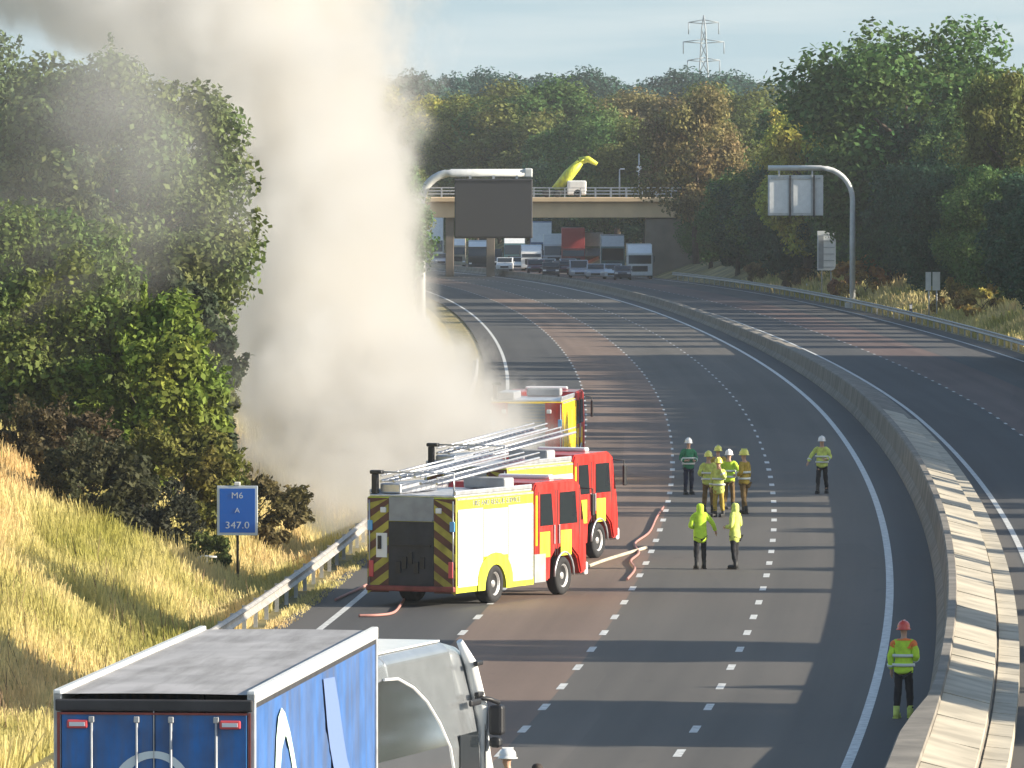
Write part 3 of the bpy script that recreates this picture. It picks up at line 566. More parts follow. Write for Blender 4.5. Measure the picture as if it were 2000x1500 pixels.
    jd('hem', (0, .0, hz), (.215, .16)); jd('low', (0, 0, .90 if long else .94), (.205, .152)); jd('waist', (0, .01, 1.08), (.195, .145)); jd('chest', (0, 0, 1.32), (.205, .145)); jd('collar', (0, -.01, 1.475), (.12, .095)); je += [('hem', 'low'), ('low', 'waist'), ('waist', 'chest'), ('chest', 'collar')]
    if hood: jd('hn', (0, -.01, 1.58), .085); jd('hd', (0, -.01, 1.69), (.112, .118)); jd('ht', (0, -.02, 1.78), (.075, .08)); je += [('collar', 'hn'), ('hn', 'hd'), ('hd', 'ht')]
    for nm in 'lr':
        sh, el, wr = ends[nm]; jd('s' + nm, sh, .085); jd('e' + nm, el, .070); w = Vector(el).lerp(Vector(wr), .92); jd('w' + nm, tuple(w), .056); je += [('collar', 's' + nm), ('s' + nm, 'e' + nm), ('e' + nm, 'w' + nm)]
    jk = skin('jacket', j, je, ['chest'], M_[jacket], t)
    if yoke:
        y_ = {'c': (V(0, -.01, 1.44), (.155, .118)), 'm': (V(0, 0, 1.34), (.222, .158)), 'n': (V(0, -.005, 1.53), (.09, .085))}; ye = [('m', 'c'), ('c', 'n')]
        for nm in 'lr': sh, el, wr = ends[nm]; y_['s' + nm] = (V(*sh), .098); y_['e' + nm] = (V(*Vector(sh).lerp(Vector(el), .45)), .09); ye += [('c', 's' + nm), ('s' + nm, 'e' + nm)]
        skin('shoulder_yoke', y_, ye, ['c'], M_[yoke], jk)
    k = {}; ke = []
    k['p'] = (V(0, 0, .93), (.165, .118))
    for sd, nm in ((-1, 'l'), (1, 'r')):
        sy = stride * sd; k['h' + nm] = (V(sd * .09, 0, .84), .092); k['k' + nm] = (V(sd * .108, sy * .5 + .02, .48), .078); k['a' + nm] = (V(sd * .116, sy - .02, .15), .064); ke += [('p', 'h' + nm), ('h' + nm, 'k' + nm), ('k' + nm, 'a' + nm)]
    skin('trousers', k, ke, ['p'], M_[trousers], t)
    for sd in (-1, 1):
        sy = stride * sd
        MB().tube([(sd * .116, sy - .02, .24), (sd * .117, sy - .025, .10), (sd * .117, sy - .02, .02)], [.062, .060, .062], 10).box((sd * .124, sy + .07, .055), (.105, .25, .10), 0, .03).box((sd * .124, sy + .06, .012), (.11, .29, .024)).build('boot', M_[boots], t)
    if band:
        for zz, rx, ry in ((1.02, .222, .170), (1.20, .226, .172)):
            MB().lathe([(.99, zz - .028), (1, zz - .028), (1, zz + .028), (.99, zz + .028)], n=24, M=Matrix.Diagonal((rx, ry, 1, 1)) @ Matrix.Translation((0, lean * .2, 0))).build('reflective_band', M_[band], jk)
        for nm in 'lr':
            sh, el, wr = ends[nm]; a = Vector(el).lerp(Vector(wr), .45); b_ = Vector(el).lerp(Vector(wr), .62)
            MB().tube([a, b_], .079, 12).build('reflective_band', M_[band], jk)
    if helmet:
        hm = MB(); prof = [(.150, 0), (.158, .012), (.128, .03), (.130, .07), (.118, .12), (.085, .162), (.04, .182), (.001, .186)]
        hm.lathe(prof, n=18, M=Matrix.Translation((0, .005 + lean * .75, 1.69)) @ Matrix.Diagonal((.92, 1.1, .95, 1))); hm.box((0, .005 + lean * .75, 1.865), (.03, .2, .025), 0, .01).build('helmet', M_[helmet], t)
    elif not hood:
        MB().lathe([(.086, -.02), (.094, .03), (.09, .07), (.06, .105), (.001, .115)], n=16, M=Matrix.Translation((0, -.012 + lean * .75, 1.70)) @ Matrix.Diagonal((.95, 1.12, 1, 1))).build('hair', M_['hair'], t)
    return t
def foot(x, y): return P(x, y, .004)
GRP = 'firefighters and officers standing on the carriageway'
person('person in green jacket and white helmet, standing at the left of the huddle', foot(1345, 966), R(195), 'green_cloth', 'navy_cloth', 'helmet_white', ('bent', 'bent'), .05, h=1.82)
person('person in pale yellow coat with yellow helmet, back to us, left end of the huddle', foot(1384, 1002), R(-12), 'pale_hiviz_cloth', 'brown_turnout', 'helmet_yellow', ('bent', 'down'), .08, h=1.9)
person('person in gold firefighting kit and yellow helmet, second in the huddle', foot(1403, 985), R(12), 'gold_turnout', 'brown_turnout', 'helmet_yellow', ('down', 'point'), .04, h=1.84)
person('person in olive-gold firefighting kit, third in the huddle, hands on hips', foot(1424, 995), R(-20), 'yellow_hiviz_cloth', 'brown_turnout', 'helmet_white', ('hips', 'hips'), .06, h=1.85)
person('person in dark coat with bright yellow edge, right end of the huddle', foot(1454, 1004), R(60), 'gold_turnout', 'brown_turnout', 'helmet_yellow', ('bent', 'down'), .1, h=1.98)
person('person in long pale coat standing in the middle behind the huddle', foot(1404, 1010), R(150), 'pale_hiviz_cloth', 'gold_turnout', 'helmet_yellow', ('phone', 'down'), .05, h=1.8, long=True)
person('person with bright yellow hood and dark trousers, back to us in front of the huddle', foot(1368, 1112), R(8), 'yellow_hiviz_cloth', 'black_cloth', None, ('bent', 'out'), .09, h=1.84, hood=True, band=None, long=True, lean=.05)
person('person in long pale yellow coat facing left, feet apart, in front of the huddle', foot(1436, 1112), R(62), 'pale_hiviz_cloth', 'black_cloth', None, ('bent', 'bent'), .05, h=1.86, hood=True, long=True, band=None)
person('person in pale yellow jacket and white helmet walking alone near the edge line', foot(1606, 964), R(170), 'pale_hiviz_cloth', 'black_cloth', 'helmet_white', ('bent', 'out'), .2, h=1.86, lean=.06)
person('person in yellow jacket with orange shoulders and red-orange helmet by the median barrier', foot(1766, 1404), R(-15), 'yellow_hiviz_cloth', 'black_cloth', 'helmet_red', ('down', 'bent'), .08, h=1.94, boots='pale_hiviz_cloth', yoke='orange_hiviz')
person('person with white helmet cut off by the bottom edge beside the lorry cab', P(992, 1466, 1.84) - Vector((0, 0, 1.836)), R(100), 'pale_hiviz_cloth', 'black_cloth', 'helmet_white', ('bent', 'bent'), .08, h=1.8)
person('dark-haired person at the bottom edge, right of the white helmet', P(1050, 1490, 1.84) - Vector((0, 0, 1.836)), R(-20), 'navy_cloth', 'black_cloth', None, ('down', 'down'), .08, h=1.8)

# ------------------------------------------------------------------ wheels
def wheel(parent, x, y, r, w, tyre='rubber', rimm='wheel_steel', side=1):
    tp = MB().lathe([(r * .62, -w / 2), (r * .92, -w / 2), (r, -w * .36), (r, w * .36), (r * .92, w / 2), (r * .62, w / 2), (r * .60, w * .3)], (x, y, r), 'x', 26, 0)
    o = tp.build('wheel', M_[tyre], parent)
    rm = MB().lathe([(.001, side * w * .34), (r * .17, side * w * .36), (r * .2, side * w * .22), (r * .5, side * w * .12), (r * .56, side * w * .42), (r * .63, side * w * .46), (r * .64, side * w * .2), (r * .3, 0), (.001, 0)], (x, y, r), 'x', 22, 0)
    for k in range(10):
        a = 2 * PI * k / 10; rm.lathe([(.02, side * w * .14), (.02, side * w * .24)], (x, y + math.cos(a) * r * .30, r + math.sin(a) * r * .30), 'x', 6, 0)
    rm.build('rim', M_[rimm], o); return o

# ------------------------------------------------------------------ fire engines
def fire_engine(label, loc, yaw, rear='open', L=8.0, Hb=2.78, shutter='cream_shutter', side_paint='yellow_hiviz', ladder=True, cabcol='red_paint'):  # body and wheel arches take the engine's own paint colour
    t = thing('fire_engine', label, 'fire engine', loc, -yaw); W = 2.5; yb = L * .585
    # locker body with wheel arch cut out of the side skirts
    b = MB(); b.box((0, yb / 2, (.98 + Hb) / 2), (W, yb, Hb - .98), 0, .03)
    ya, ra = 2.3, .64
    for sx in (-1, 1):
        pr = [(.0, .98), (.0, .36), (ya - ra, .36)] + [(ya - ra * math.cos(PI * k / 12), .36 + ra * 1.15 * math.sin(PI * k / 12) * 1.0) for k in range(1, 12)] + [(ya + ra, .36), (yb, .36), (yb, .98)]
        b.prism([(p[0], min(p[1], .98)) for p in pr], sx * W / 2 - (.06 if sx > 0 else 0), sx * W / 2 + (.06 if sx < 0 else 0), 'x', 0)
    b.box((0, L / 2, .62), (1.0, L - .6, .28), 1).box((0, .3, .75), (W - .5, .5, .45), 1)
    body = b.build('body', [M_[side_paint], M_['chassis_dark']], t)
    for i in range(3):                        # roller shutters on the offside and nearside
        w = (yb - .16) / 3; y0 = .08 + w * i; zlo = .50 if i != 1 else 1.22
        for sx in (-1, 1):
            sh = MB(); zz = (1.22 if i == 1 else .50); pitch_ = .11
            if i == 0: y1a, y2a = y0, ya - ra - .02
            while zz < Hb - .36:
                sh.box((sx * (W / 2 + .006), y0 + w / 2, zz + pitch_ / 2), (.022, w - .035, pitch_ - .008)); zz += pitch_
            sh.build('roller_shutter', M_[shutter], t)
    for sx in (-1, 1):
        for i in range(4):
            w = (yb - .16) / 3; MB().box((sx * (W / 2 + .012), .08 + w * i, (Hb + .2) / 2 + (.36 if i in (1, 2) else 0)), (.03, .035, Hb - .9 - (.72 if i in (1, 2) else 0)), 0).build('shutter_rail', M_['grey_locker'], t)
        MB().box((sx * (W / 2 + .008), yb / 2, Hb - .04), (.02, yb - .1, .05)).build('gutter', M_['aluminium'], t)
    for sx in (-1, 1):                        # yellow wheel arch lip and skirt
        pr = []
        for k in range(0, 13): a = PI * k / 12; pr.append((ya - (ra + .42) * math.cos(a), .36 + (ra * 1.15 + .16) * math.sin(a) ** .7 * 1.05))
        for k in range(12, -1, -1): a = PI * k / 12; pr.append((ya - ra * math.cos(a), .36 + ra * 1.0 * math.sin(a)))
        x0 = sx * (W / 2 + .019); MB().prism(pr, min(x0, x0 + sx * .02), max(x0, x0 + sx * .02), 'x', 0).build('wheel_arch', M_[side_paint], t)
    # crew cab
    c = MB(); y0 = yb + .02
    prof = [(y0, 1.0), (y0, Hb + .02), (y0 + .12, 2.98), (L - .75, 3.0), (L - .42, 2.86), (L - .12, 1.75), (L - .02, 1.2), (L, .55), (L - .35, .5), (L - .55, .95), (L - 1.0, 1.22), (L - 1.9, 1.22), (L - 2.25, .95), (L - 2.3, .42), (y0 + .0, .42)]
    bm = bmesh.new(); vs = [bm.verts.new((-W / 2, p[0], p[1])) for p in prof]; f = bm.faces.new(vs); ex = bmesh.ops.extrude_face_region(bm, geom=[f]); bmesh.ops.translate(bm, verts=[v for v in ex['geom'] if isinstance(v, bmesh.types.BMVert)], vec=(W, 0, 0))
    bmesh.ops.recalc_face_normals(bm, faces=bm.faces); bmesh.ops.bevel(bm, geom=bm.edges[:], offset=.045, segments=2, affect='EDGES'); bm.verts.index_update()
    c.add([v.co for v in bm.verts], [[v.index for v in q.verts] for q in bm.faces]); bm.free()
    cab = c.build('cab', M_[cabcol], t)
    for sx in (-1, 1):
        X = sx * (W / 2 + .006)
        for nm_, ya_, yb_ in (('crew_window', y0 + .38, y0 + 1.18), ('door_window', L - 1.72, L - .62)):
            pr = [(ya_, 1.85), (ya_, 2.68), (yb_ - .12, 2.68), (yb_, 1.85)]
            MB().prism(pr, X - .006, X + .006, 'x').build(nm_, M_['dark_glass'], cab)
        d = MB()                              # door seams and handles
        for yy in (y0 + .28, y0 + 1.30, L - 1.85, L - .5): d.box((X, yy, 1.9), (.008, .022, 1.7))
        d.build('door_seam', M_['chassis_dark'], cab)
        MB().box((X + sx * .02, y0 + 1.22, 1.6), (.03, .04, .5), 0, .01).box((X + sx * .02, L - 1.78, 1.6), (.03, .04, .5), 0, .01).build('door_handle', M_['aluminium'], cab)
        for ya_, w_ in ((y0 + .35, .62), (L - 1.65, .66)):  # yellow reflective blocks along the cab
            MB().box((X, ya_ + w_ / 2, 1.36), (.010, w_, .66)).build('reflective_block', M_['yellow_hiviz' if rear == 'open' else 'amber_yellow'], cab)
        MB().box((X, y0 + .14, 2.0), (.010, .10, 1.3)).build('reflective_strip', M_['amber_yellow'], cab)
        MB().tube([(sx * 1.22, L - .45, 2.75), (sx * 1.5, L - .2, 2.72), (sx * 1.52, L - .2, 2.1)], .02, 6).box((sx * 1.52, L - .2, 2.3), (.08, .18, .58), 0, .03).build('mirror', M_['black_plastic'], cab)
        MB().box((sx * (W / 2 - .02), y0 + .36, .76), (.07, .70, .74), 0, .015).build('step_locker', M_['grey_locker'], t)
        wheel(t, sx * 1.08, ya, .50, .40, side=sx); wheel(t, sx * 1.10, L - 1.45, .50, .30, side=sx)
        MB().tube([(sx * (W / 2 + .01), L - 1.45 - .60 * math.cos(PI * k / 10), .50 + .62 * math.sin(PI * k / 10)) for k in range(11)], .03, 6).build('front_arch', M_['aluminium'], t)
    MB().prism([(L - .37, 2.72), (L - .11, 1.78), (L - .09, 1.79), (L - .35, 2.735)], -W / 2 + .12, W / 2 - .12, 'x').build('windscreen', M_['dark_glass'], cab)
    MB().box((0, L + .05, .62), (W - .05, .22, .34), 0, .05).build('bumper', M_['lamp_white'], t)
    # rear
    r = MB(); yy = -.012
    if rear == 'open':
        r.box((0, .35, 1.35), (1.25, .5, 1.9)); r.build('rear_recess_equipment', M_['chassis_dark'], t)
        MB().box((0, yy, 1.35), (1.26, .03, 1.62)).build('bay_shade_panel', M_['chassis_dark'], t)  # flat dark sheet imitating the shade inside the open bay
        MB().box((0, yy, 2.48), (1.26, .03, .60), 0, .01).box((0, yy - .02, 2.2), (1.2, .04, .05)).build('rear_header', M_['grey_locker'], t)
        hd = MB()
        for i in range(5): hd.box((-.35 + .17 * i, -.05, 1.0 + .12 * (i % 3)), (.12, .05, .3), 0, .01)
        hd.box((0, -.04, 1.55), (1.1, .05, .05)).build('pump_panel', M_['black_plastic'], t)
        MB().box((-.83, yy - .02, 1.55), (.30, .03, .62)).build('notice_plate', M_['lamp_white'], t)
        MB().box((-.88, yy - .05, 1.62), (.1, .04, .34), 0, .01).build('hand_lamp', M_['black_plastic'], t)
    else:
        sh = MB()
        for k in range(16): sh.box((0, yy, 1.05 + k * .108), (1.30, .03, .10))
        sh.build('rear_shutter', M_['pylon_steel'], t)
    cols_ = [M_['chevron_yellow_shaded'], M_['chevron_red_shaded']] if rear == 'open' else [M_['red_paint'], M_['red_paint']]
    for sx in (-1, 1):                        # chevron panels either side
        xa, xb = .64, 1.24; ch = MB(); zz = .30; k = 0; st = .21
        ch.box((sx * .94, yy + .004, 1.55), (.60, .02, 2.4), 1)
        while zz < 2.55:
            z1 = zz + st; rise = .42
            q = [(sx * xa, zz + rise), (sx * xb, zz), (sx * xb, min(z1, 2.72)), (sx * xa, min(z1 + rise, 2.75))]
            q = [(a, min(b_, 2.74)) for a, b_ in q]
            vs = [(a, yy - .012, b_) for a, b_ in q]; ch.add(vs if sx > 0 else vs[::-1], [(0, 1, 2, 3)], 0); zz += st * 2
        ch.build('chevron_panel', cols_, t)
        MB().box((sx * .78, yy - .03, 2.45), (.16, .06, .14), 0, .02).build('work_lamp', M_['lamp_white'], t)
        MB().box((sx * 1.16, yy - .02, 2.05), (.14, .05, .26), 0, .02).build('blue_lamp', M_['blue_lamp'], t)
        MB().box((sx * 1.12, yy - .03, .95), (.13, .05, .42), 0, .02).build('tail_lamp', M_['red_lamp'], t)
        MB().tube([(sx * 1.18, -.03, .5), (sx * 1.18, -.03, 2.7)], .018, 6).build('grab_rail', M_['aluminium'], t)
    MB().box((0, -.06, .46), (W - .02, .14, .14), 0, .03).build('rear_step', M_['rust_red'], t)
    # roof: lockers, ladders, hoses
    rf = MB().box((0, yb / 2, Hb + .03), (W - .08, yb - .06, .06), 0, .02)
    for sx in (-1, 1): rf.box((sx * (W / 2 - .05), yb / 2, Hb + .12), (.06, yb - .1, .12), 0, .02)
    rf.box((-.75, 1.4, Hb + .2), (.6, 2.2, .26), 0, .04); rf.build('roof', M_['aluminium'], t)
    if ladder:
        for (xo, ln, zt, w_) in ((.55, 6.2, .36, .46), (-.05, 5.6, .52, .42), (-.62, 5.2, .40, .36)):
            ld = MB(); y0_ = -.15; tilt = .07
            for sx in (-1, 1):
                ld.tube([(xo + sx * w_ / 2, y0_, Hb + zt), (xo + sx * w_ / 2 * .95, y0_ + ln, Hb + zt + ln * tilt)], .038, 6)
                ld.tube([(xo + sx * w_ / 2, y0_, Hb + zt + .14), (xo + sx * w_ / 2 * .95, y0_ + ln, Hb + zt + ln * tilt + .14)], .022, 6)
            for k in range(int(ln / .3)): q = y0_ + .15 + k * .3; ld.tube([(xo - w_ / 2, q, Hb + zt + q * tilt), (xo + w_ / 2, q, Hb + zt + q * tilt)], .018, 5)
            ld.build('ladder', M_['aluminium'], t)
        MB().tube([(-1.1, .2, Hb + .02), (-1.1, .2, Hb + .62), (1.1, .2, Hb + .62), (1.1, .2, Hb + .02)], .03, 6).build('ladder_gantry', M_['aluminium'], t)
    MB().box((-1.1, .15, Hb + .32), (.16, .16, .5), 0, .03).box((-1.05, .15, Hb + .62), (.34, .2, .1), 0, .03).build('light_mast', M_['black_plastic'], t)
    MB().box((0, L - 1.1, 3.05), (1.5, .3, .12), 0, .05).build('light_bar', M_['lamp_white'], t)
    hb = MB(); hb.box((.2, yb - .5, Hb + .22), (1.2, .6, .28), 0, .06).build('hose_box', M_['grey_locker'], t)
    return t, Hb, yb
e1, Hb, yb = fire_engine('nearest fire engine, cream shutters and yellow arch on its sunlit side, rear bay open', (-2.55, 207.9, g(208)), R(25))
for sx in (1, -1):
    text_mesh('FIRE AND RESCUE SERVICE', .20, 'lettering', M_['grey_locker'], e1, (sx * 1.262, yb / 2 + .05, Hb - .18), (R(90), 0, R(90) * sx), .004, sx=1.15)
fire_engine('second fire engine, red cab standing beyond and to the right of the nearest one', (-1.28, 226.2, g(226)), R(23), L=8.1)
fire_engine('farthest fire engine, half in the smoke, grey shutter in its red rear', (.50, 282.0, g(282)), R(6), 'shutter', side_paint='amber_yellow', shutter='amber_yellow', ladder=False)

# ------------------------------------------------------------------ articulated lorry in the foreground
HT = 4.9; LT = 13.6; WT = 2.55
t = thing('lorry_trailer', 'blue curtain-sided lorry trailer with grey roof and white arch on its doors', 'lorry trailer', (-4.55, 104.0, 0), -R(5.65))
b = MB(); b.box((0, LT / 2, 1.25), (WT - .1, LT - .1, .22), 0).box((0, LT / 2, .95), (1.0, LT - .6, .35), 0); b.build('chassis', M_['chassis_dark'], t)
rf = MB(); n = 24                                 # roof skin, slightly uneven with cross bows showing through
for i in range(n + 1):
    for k in range(7):
        x = -WT / 2 + .08 + (WT - .16) * k / 6; rf.v.append((x, LT * i / n, HT - .02 + (.012 if i % 3 == 0 else -.01) * math.sin(PI * k / 6)))
for i in range(n):
    for k in range(6): a = i * 7 + k; rf.f.append((a, a + 1, a + 8, a + 7)); rf.m.append(0); rf.smooth.append(True)
rf.build('roof', M_['roof_grey'], t)
for sx, nm_ in ((-1, 'roof_rail'), (1, 'roof_rail')):
    MB().box((sx * (WT / 2 - .03), LT / 2, HT - .05), (.11, LT, .17), 0, .02).build(nm_, M_['white_paint'], t)
    MB().box((sx * (WT / 2 - .012), LT / 2, HT - .165), (.035, LT - .1, .07)).build('curtain_track', M_['chassis_dark'], t)
    cu = MB(); nn = 110                            # curtain with soft vertical folds
    for i in range(nn + 1):
        y = .12 + (LT - .24) * i / nn; w = .010 * math.sin(i * .9) + .006 * math.sin(i * 2.3)
        cu.v += [(sx * (WT / 2 - .01 + w), y, 1.15), (sx * (WT / 2 - .01 + w * 1.4), y, 3.0), (sx * (WT / 2 - .012), y, HT - .2)]
    for i in range(nn):
        for k in range(2): a = i * 3 + k; cu.f.append((a, a + 3, a + 4, a + 1)); cu.m.append(0); cu.smooth.append(True)
    cu.build('curtain', M_['blue_trailer'], t)
    for yy in (.06, LT - .06): MB().box((sx * (WT / 2 - .03), yy, (1.1 + HT) / 2), (.10, .12, HT - 1.1), 0, .015).build('corner_post', M_['galv'], t)
XS = WT / 2 + .012
def side_shape(pts_in, pts_out, m, nm_):          # band between two outlines on the offside curtain (y along, z up)
    mb = MB(); k = len(pts_in)
    for a, b_ in zip(pts_in, pts_out): mb.v += [(XS, a[0], a[1]), (XS, b_[0], b_[1])]
    for i in range(k - 1): mb.f.append((2*i, 2*i + 1, 2*i + 3, 2*i + 2)); mb.m.append(0); mb.smooth.append(False)
    mb.build(nm_, M_[m], t)
# px columns -> metres along the side
def yl(px): # inverse of the side's perspective
    return max(.1, min(13.4, 104.0 * ((px - 495) / 154) / (1.34 / 13.6 * 104.0 - (px - 1000) / 154 * 1.0) ))
zc_ = lambda y, px_y: HC - (px_y - YH) * (104.0 + .995 * y) / F
def S(px, py): y = yl(px); return (y, zc_(y, py))
out_, in_ = [], []
for a, b_ in [((536, 1500), (546, 1500)), ((538, 1440), (549, 1462)), ((542, 1400), (553, 1445)), ((548, 1382), (556, 1436)), ((555, 1392), (558, 1440)), ((565, 1430), (563, 1462)), ((572, 1468), (568, 1490)), ((577, 1500), (571, 1510)), ((580, 1540), (574, 1550))]:
    out_.append(S(*a)); in_.append(S(*b_))
side_shape(in_, out_, 'mint_print', 'loop_emblem')
l_ = [(630, 1326), (634, 1370), (638, 1420), (643, 1460), (652, 1510), (664, 1560)]; r_ = [(652, 1322), (660, 1370), (668, 1430), (676, 1480), (690, 1530), (706, 1570)]
side_shape([S(*p) for p in l_], [S(*p) for p in r_], 'pale_blue', 'swoosh_stripe')
# rear doors
for sx in (-1, 1):
    dr = MB(); dr.box((sx * .60, .0, (1.2 + HT - .26) / 2), (1.17, .05, HT - .26 - 1.2), 0, .008); d_o = dr.build('rear_door', M_['blue_door'], t)
    for xx in (.22, .80): MB().tube([(sx * xx, -.05, 1.0), (sx * xx, -.05, HT - .30)], .018, 8).box((sx * xx, -.045, HT - .34), (.07, .05, .08), 0, .01).box((sx * xx, -.045, 3.4), (.07, .05, .06), 0, .01).build('lock_rod', M_['galv'], d_o)
    rl = MB().box((sx * .98, -.05, HT - .40), (.27, .05, .11), 0, .02); rl.build('marker_lamp', M_['red_lamp'], d_o)
    MB().box((sx * .98, -.08, HT - .40), (.20, .02, .05)).build('lamp_lens', M_['sign_white'], d_o)
    MB().box((sx * 1.225, -.035, (1.2 + HT - .2) / 2), (.035, .02, HT - 1.5)).build('reflective_edge', M_['rust_red'], t)
MB().box((0, -.035, HT - .265), (2.4, .02, .028)).build('reflective_edge', M_['rust_red'], t)
MB().box((0, -.01, HT - .16), (WT - .02, .09, .15), 0, .02).build('rear_header', M_['chassis_dark'], t)
MB().box((0, -.035, 3.0), (.012, .02, 3.4)).build('door_seal', M_['galv'], t)
ar = MB(); ns = 28; zc = 3.62; r0, r1 = .40, .53        # white arch emblem standing on the doors
for i in range(ns + 1):
    a = PI * (i / ns) * 1.0; wv = .75 + .25 * math.sin(a)
    ar.v += [(-math.cos(a) * r0 * 1.0, -.034, zc + math.sin(a) * r0 * 1.12), (-math.cos(a) * (r1 + .03 * math.sin(a * 2)), -.034, zc + math.sin(a) * r1 * 1.02)]
for i in range(ns): ar.f.append((2*i, 2*i + 2, 2*i + 3, 2*i + 1)); ar.m.append(0); ar.smooth.append(False)
ar.build('arch_emblem', M_['white_print'], t)
sg = MB()
for x0, w_ in ((-.78, .36), (-.36, .46), (.16, .22), (.44, .46)): sg.box((x0 + w_ / 2, -.036, zc - .10), (w_, .01, .10))
sg.build('printed_band', M_['white_print'], t)
for sx in (-1, 1):
    for yy in (2.2, 3.5, 4.8): wheel(t, sx * 1.05, yy, .5, .36, side=sx)
MB().box((0, .1, .62), (2.4, .12, .14), 0, .02).build('rear_bumper', M_['red_lamp'], t)
MB().box((0, LT - .02, (1.2 + HT) / 2), (WT - .12, .05, HT - 1.3)).build('front_bulkhead', M_['white_paint'], t)

yaw = R(15.7); t = thing('lorry_cab', 'white high-roofed lorry cab with a polished side fairing, towing the blue trailer', 'lorry', (-3.16, 118.64, 0), -yaw)
W = 2.5; H0 = 4.38; Lc = 6.0
def hull(sec, nm_, m, parent):                    # sec: list of (y, halfwidth_low, halfwidth_top, zlow, ztop)
    mb = MB()
    for (y, a, b_, z0, z1) in sec:
        mb.v += [(-a, y, z0), (-a, y, z0 + (z1 - z0) * .55), (-b_, y, z1 - .12), (-b_ + .14, y, z1), (b_ - .14, y, z1), (b_, y, z1 - .12), (a, y, z0 + (z1 - z0) * .55), (a, y, z0)]
    for i in range(len(sec) - 1):
        for k in range(8): q = (k + 1) % 8; mb.f.append((i * 8 + k, i * 8 + q, i * 8 + 8 + q, i * 8 + 8 + k)); mb.m.append(0); mb.smooth.append(False)
    mb.f += [tuple(range(8))[::-1], tuple(range(len(mb.v) - 8, len(mb.v)))]; mb.m += [0, 0]; mb.smooth += [False, False]
    o = mb.build(nm_, M_[m], parent); bv = o.modifiers.new('bevel', 'BEVEL'); bv.width = .05; bv.segments = 3; return o
cabo = hull([(1.3, 1.22, .99, 1.0, H0), (4.6, 1.24, 1.0, .9, H0), (5.55, 1.22, .96, .8, H0 - .12), (5.95, 1.10, .84, .6, H0 - .75), (6.1, 1.02, .82, .5, 2.6)], 'cab_body', 'cab_grey', t)
hull([(.0, 1.08, .99, 3.5, H0 - .02), (1.25, 1.08, .99, 3.5, H0 + .02)], 'roof_deflector', 'cab_grey', t)
MB().prism([(-.86, 0.02), (.86, .02), (.86, 4.6), (-.86, 4.6)], H0 + .004, H0 + .03, 'z').build('roof_panel', M_['white_paint'], t)
XC = 1.262; arc = [(.9, 4.05), (1.6, 4.02), (2.3, 3.85), (2.9, 3.6), (3.4, 3.25), (3.8, 2.85), (4.05, 2.4), (4.15, 1.9), (4.15, 1.0)]
fm = MB(); fp = [(-.1, 1.0), (-.1, 2.9)] + [(-.1, 3.95)] + arc; XF = lambda z: XC - .147 * max(0, z - 2.9)
top_ = [(-.1, 2.9), (-.1, 3.95)] + [q_ for q_ in arc if q_[1] > 2.9] + [(3.76, 2.9)]; low_ = [(-.1, 1.0), (-.1, 2.9), (3.76, 2.9)] + [q_ for q_ in arc if q_[1] <= 2.9]
for pl in (top_, low_): fm.add([(XF(b_), a, b_) for a, b_ in pl], [tuple(range(len(pl)))[::-1]])
fm.build('side_fairing', M_['polished_panel'], t)
MB().tube([(XF(b_), a, b_) for a, b_ in arc], .022, 8).build('fairing_trim', M_['white_paint'], t)
MB().tube([(XC - .02, -.08, 1.0), (XC - .02, -.08, 2.9), (XC - .18, -.08, 4.05)], .05, 8).build('fairing_edge', M_['white_paint'], t)
MB().tube([(1.0, 5.2, 4.36), (1.10, 5.45, 4.0), (1.18, 5.7, 3.3), (1.22, 5.85, 2.4), (1.24, 5.9, 1.2)], [.05, .10, .12, .12, .12], 10).build('windscreen_pillar', M_['white_paint'], t)
MB().box((1.262, 5.72, 2.7), (.012, .07, .8)).build('quarter_glass', M_['dark_glass'], t)
MB().prism([(4.35, 2.35), (4.35, 3.0), (5.3, 3.0), (5.42, 2.35)], 1.245, 1.262, 'x').build('door_window', M_['dark_glass'], t)
for yy, zz in ((5.35, 4.02), (5.4, 3.55)): MB().box((1.25, yy, zz), (.08, .30, .07), 0, .02).build('marker_lamp', M_['black_plastic'], t)
MB().tube([(1.2, 5.4, 3.5), (1.36, 5.6, 3.46), (1.46, 5.75, 3.4)], .035, 8).box((1.30, 5.0, 3.45), (.06, .55, .10), 0, .03).box((1.44, 5.72, 3.14), (.22, .22, .46), 0, .05).box((1.42, 5.72, 2.80), (.18, .20, .16), 0, .05).build('mirror', M_['black_plastic'], t)
cl = MB().tube([(.7 + .10 * math.cos(k * .7), -.12 + .02 * math.sin(k), 2.95 - .0 * k + .10 * math.sin(k * .7)) for k in range(30)], .022, 6); cl.build('air_hose', M_['green_cloth'], t)
MB().box((0, 3.0, .8), (1.0, 5.6, .35)).box((0, -.2, 1.05), (.9, 1.6, .12)).build('chassis', M_['chassis_dark'], t)
for sx in (-1, 1):
    wheel(t, sx * 1.05, .3, .5, .36, side=sx); wheel(t, sx * 1.05, 4.9, .5, .3, side=sx)

